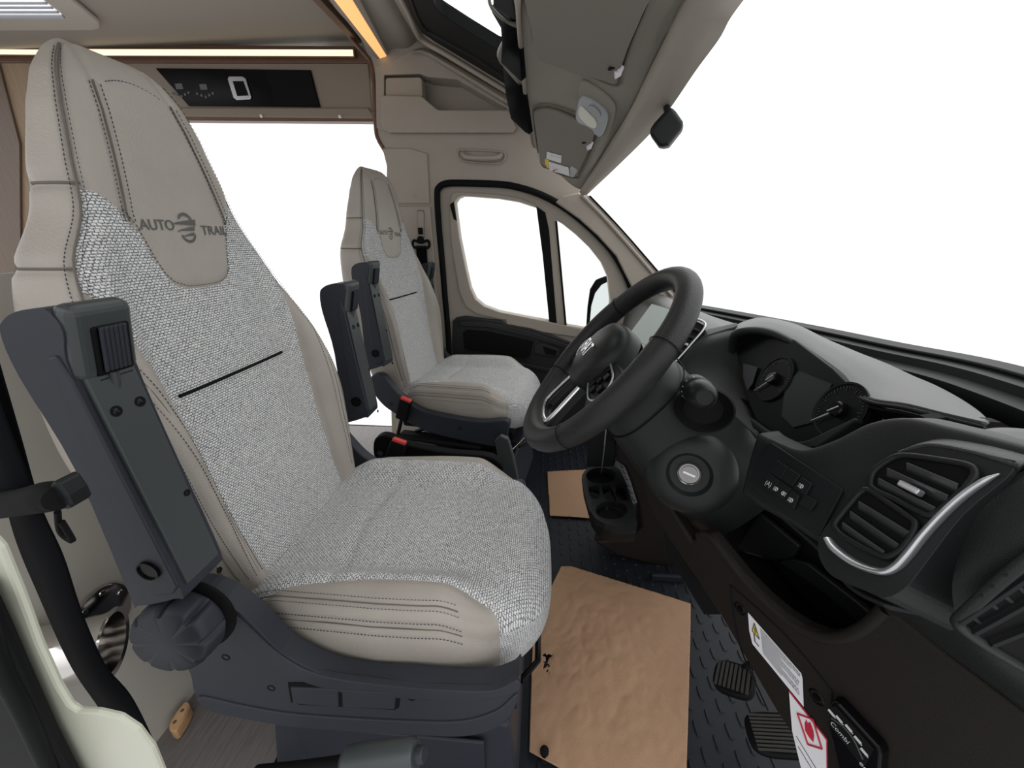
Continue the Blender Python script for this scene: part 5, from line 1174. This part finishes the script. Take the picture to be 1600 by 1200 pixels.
fr = thing('foot_rest', 'raised black ledge on the mat edge beyond the brown paper', 'foot rest', W(1040, 905, z=.0)); box('ledge', W(1014, 900, z=.005)-np.array([0, .02, 0]), W(1074, 905, z=.03)+np.array([0, .02, 0]), M['matrub'], fr, bevel=.004)
# ------------------------------------------------------------------ stickers on the knee panel
s1 = thing('instruction_sticker', 'white text sticker with yellow triangle on the knee panel', 'sticker', lpt([(1210, 1030)])[0])
q1 = lpt([(1169, 957), (1252, 1052), (1254, 1060), (1256, 1104), (1176, 1006), (1171, 985)], .001); prism('sticker_sheet', q1, LPn*.0005, M['white'], s1)
def bil(Q, u, v): return (Q[0]*(1-u)+Q[1]*u)*(1-v)+(Q[3]*(1-u)+Q[2]*u)*v
Q1 = lpt([(1169, 957), (1253, 1053), (1256, 1103), (1175, 1003)], .0018)
J = ([], [])
def bar(Q, u0, u1, v, h, J):
    o = len(J[0]); J[0].extend([bil(Q, u0, v-h), bil(Q, u1, v-h), bil(Q, u1, v+h), bil(Q, u0, v+h)]); J[1].append((o, o+1, o+2, o+3))
random.seed(3)
for i in range(12):
    v = .09+i*.072; u = .24
    end = random.choice([.95, .97, .93, .80]) if i % 4 != 3 else .62
    while u < end: w = random.uniform(.02, .06); bar(Q1, u, min(u+w, end), v, .018, J); u += w+.012
mk('sticker_print', J[0], J[1], M['ink'], s1, smooth=False)
tr = [bil(Q1, u, v)+LPn*.0003 for u, v in ((.05, .52), (.20, .52), (.125, .12))]; tri = prism('warning_triangle', tr, LPn*.0003, M['yellow'], s1)
J = ([], []); 
for a, b in ((0, 1), (1, 2), (2, 0)): tube('x', [tr[a]+LPn*.0006, tr[b]+LPn*.0006], .0006, None, join=J, res=6)
boxv(bil(Q1, .125, .36)+LPn*.001, norm(tr[2]-(tr[0]+tr[1])/2)*.004, norm(tr[1]-tr[0])*.0008, LPn*.0002, J)
bar(Q1, .06, .16, .84, .03, J); bar(Q1, .06, .09, .72, .14, J)
mk('sticker_symbols', J[0], J[1], M['ink'], s1, smooth=False)
s2 = thing('hazard_sticker', 'white sticker with red diamond and flame below the instruction sticker', 'sticker', lpt([(1265, 1150)])[0])
o2_ = [(1233, 1078), (1293, 1155), (1294, 1260), (1262, 1240), (1238, 1140)]
prism('sticker_border', lpt(o2_, .0006), LPn*.0004, M['inkred'], s2); c2 = np.mean(lpt(o2_), 0); prism('sticker_sheet', [c2+(p-c2)*.965+LPn*.0012 for p in lpt(o2_)], LPn*.0004, M['white'], s2)
D = lpt([(1246, 1115), (1270, 1124), (1284, 1170), (1262, 1163)], .0026); J = ([], [])
for i in range(4): tube('x', [D[i], D[(i+1) % 4]], .0011, None, join=J, res=6)
fl_ = lpt([(1257, 1130), (1260, 1124), (1262, 1130), (1266, 1128), (1271, 1142), (1272, 1150), (1271, 1160), (1264, 1152), (1258, 1142)], .0022); o = len(J[0]); J[0].extend(fl_); J[1].append(tuple(range(o, o+len(fl_))))
mk('hazard_diamond', J[0], J[1], M['inkred'], s2, smooth=False)
J = ([], [])
for a_, b_ in (((1244, 1150), (1282, 1212)), ((1247, 1166), (1276, 1214)), ((1262, 1200), (1284, 1232))): tube('x', lpt([a_, b_], .0018), .0006, None, join=J, res=5)
mk('sticker_print', J[0], J[1], M['ink'], s2, smooth=False)
# heater control
hc = thing('heater_control', 'small black control panel with white marks at the lower right', 'control', lpt([(1340, 1140)])[0])
ho = [(1297, 1100), (1301, 1095), (1308, 1096), (1374, 1168), (1378, 1180), (1370, 1280), (1330, 1280), (1292, 1130)]
prism('control_body', lpt(ho, .014), -LPn*.016, M['gloss'], hc, bevel=.003, bseg=3)
prism('control_face', lpt([(1300, 1104), (1306, 1103), (1366, 1170), (1350, 1200), (1294, 1130)], .0145), LPn*.0006, M['black'], hc)
J = ([], [])
def hm(px, py, s=.0028):
    p = lpt([(px, py)], .0158)[0]; u = norm(lpt([(px+10, py+12)], .0158)[0]-p); v = np.cross(LPn, u); boxv(p, u*s, v*s*.5, LPn*.0002, J)
for (a, b) in ((1299, 1114), (1311, 1124), (1326, 1138), (1340, 1156), (1350, 1175)): hm(a, b, .0036); hm(a+5, b+7, .0012)
mk('control_marks', J[0], J[1], M['mark'], hc, smooth=False)
o = lpt([(1297, 1130)], .0158)[0]; u = norm(lpt([(1318, 1155)], .0158)[0]-o); v = np.cross(LPn, u); v = v if v[2] > 0 else -v
text('control_lettering', 'Combi', o, np.cross(v, LPn) if np.cross(v, LPn) @ u > 0 else u, v, .006, M['mark'], hc, width=.020, depth=.0003)
o = lpt([(1342, 1192)], .0158)[0]; text('control_lettering', 'eco', o, u, v, .006, M['mark'], hc, width=.012, depth=.0003)
tube('control_arc', lpt([(1299, 1122), (1318, 1136), (1334, 1156), (1348, 1186)], .0156), .0009, M['seat_plastic_light'], hc, n=20, res=6)
# ------------------------------------------------------------------ handbrake
hb = thing('handbrake_lever', 'dark grey handbrake lever beside the driver seat base', 'handbrake', W(600, 1185, y=.27))
g0, g1 = W(540, 1190, y=.272), W(652, 1180, y=.272); d = norm(g1-g0)
tube('lever_rod', [W(400, 1206, y=.275), W(470, 1199, y=.274), g0], .008, M['black'], hb, n=10, flat=.8)
lathe('lever_grip', g0, d, [(.010, -.004), (.017, .004), (.019, .03), (.0185, np.linalg.norm(g1-g0)-.006), (.015, np.linalg.norm(g1-g0)-.001), (.0001, np.linalg.norm(g1-g0))], M['seat_plastic_light'], hb, res=28)
lathe('release_button', g1, d, [(.0095, -.002), (.0095, .008), (.008, .010), (.0001, .010)], M['seat_plastic'], hb, res=24)
# ------------------------------------------------------------------ driver's belt and near pillar
nb = thing('seat_belt', 'wide black seat belt hanging at the left edge beside the near seat', 'seat belt', W(150, 1000, y=.2))
lp = [(-40, 560), (-10, 690), (22, 830), (62, 930), (112, 1040), (162, 1115), (205, 1190), (232, 1260)]
rp = [(-5, 560), (30, 680), (62, 790), (98, 870), (128, 960), (164, 1040), (208, 1095), (252, 1190), (272, 1260)]
A = spl([W(a, b, y=.215-.00003*i) for i, (a, b) in enumerate(lp)], 60); B = spl([W(a, b, y=.190) for a, b in rp], 60)
mk('webbing', np.concatenate([A, (A+B)/2+np.array([0, -.002, .001]), B]), gridfaces(3, 60), M['webbing'], nb, solid=.0014, soff=0)
A = spl([W(a, b, y=.185) for a, b in [(-120, 480), (-60, 640), (-10, 800)]], 30); B = spl([W(a, b, y=.175) for a, b in [(-40, 520), (10, 660), (56, 775)]], 30)
mk('webbing', np.concatenate([A, B]), gridfaces(2, 30), M['webbing'], nb, solid=.0014, soff=0)
tg = tube('belt_slider', [W(-40, 795, y=.18), W(30, 785, y=.172), W(76, 776, y=.170), W(92, 778, y=.168)], [.0085, .0085, .0095, .0075], M['black'], nb, n=20, res=14)
prism('latch_tongue', pts([(72, 765), (82, 752), (90, 756), (104, 776), (112, 792), (106, 797), (80, 795)], y=.168), (0, .012, 0), M['dash_smooth'], nb, bevel=.003)
tube('tongue_loop', [W(90, 800, y=.178), W(94, 830, y=.18), W(112, 845, y=.18), W(110, 838, y=.18), W(96, 815, y=.178)], .0018, M['black'], nb, n=20, res=8)
np_ = [(-60, 790), (0, 858), (30, 930), (60, 1010), (90, 1075), (108, 1104), (120, 1112), (150, 1114), (185, 1122), (215, 1142), (238, 1172), (256, 1215), (262, 1300), (-80, 1300)]
st(prism('wall_right', pts(np_, y=.125), (0, .004, -.0), M['cream'], None, bevel=.004))
nt_ = [(-60, 880), (-4, 904), (22, 960), (56, 1040), (95, 1130), (150, 1240), (180, 1300), (-80, 1300)]
ps = tag(prism('door_seal_strip', pts(nt_, y=.1225), (0, -.008, 0), M['rubber'], None, bevel=.003), 'black rubber strip along the cream pillar at the lower left', 'seal')
tag(tube('door_seal_bead', pts([(-30, 950), (0, 1040), (40, 1120), (90, 1230)], y=.113), .004, M['rubber'], None, n=24), 'thin black bead on the rubber strip in the bottom left corner', 'seal')
# ------------------------------------------------------------------ furniture board behind the driver's seat
st(prism('trim_7', [(-.79, .03, 0), (-.79, .95, 0), (-.79, .95, .95), (-.79, .03, .95)], (-.02, 0, 0), M['partition']))
stl_ = thing('table_leg_socket', 'polished steel table leg socket tube on the pale board', 'socket', W(150, 990, x=-.76))
pc = W(160, 958, x=-.787)
lathe('socket_flange', pc, (1, 0, 0), [(.046, 0), (.046, .004), (.044, .005), (.0001, .005)], M['steel'], stl_, res=40, sx=1.15)
for a in (20, 75, 130, 250): 
    a = math.radians(a); lathe('flange_screw', pc+np.array([.005, .035*math.cos(a), .040*math.sin(a)]), (1, 0, 0), [(.005, 0), (.0045, .002), (.0001, .0025)], M['steel'], stl_, res=14)
t0 = pc+np.array([.004, -.03, -.05]); t1 = W(168, 1020, x=-.70); 
lathe('socket_tube', W(45, 1035, x=-.765), norm(W(150, 1010, x=-.70)-W(45, 1035, x=-.765)), [(.048, -.03), (.050, .0), (.044, .04), (.048, .085), (.053, .094), (.052, .097), (.045, .095), (.042, .05), (.0001, .05)], M['steel'], stl_, res=40)
wb = thing('wooden_catch', 'small varnished wooden catch at the foot of the pale board', 'catch', W(278, 1120, z=.02))
wq = [W(264, 1136, z=.03), W(270, 1120, z=.03), W(286, 1099, z=.03), W(293, 1097, z=.03), W(296, 1103, z=.03), W(290, 1118, z=.03), W(276, 1140, z=.03), W(268, 1142, z=.03)]
wq = list(spl(wq, 36, True)); prism('catch_block', wq, (0, 0, -.028), M['wooden'], wb, bevel=.003, bseg=3)
prism('catch_inlay', [np.mean(wq, 0)+(p-np.mean(wq, 0))*.72+np.array([0, 0, .0005]) for p in wq], (0, 0, .0008), mat('wood_light', (.62, .40, .22), .4), wb)
for q in ((273, 1128), (285, 1110)): lathe('catch_screw', W(*q, z=.031), (0, 0, 1), [(.004, 0), (.003, .001), (.0001, .001)], M['brown'], wb, res=12)
# floor stud beside the paper
fs = thing('floor_stud', 'small black mat fixing stud at the paper corner', 'stud', W(848, 1186, z=.0))
lathe('stud_post', W(850, 1186, z=.002), (0, 0, 1), [(.012, 0), (.012, .006), (.006, .010), (.006, .022), (.009, .024), (.009, .030), (.0001, .032)], M['black'], fs, res=20)
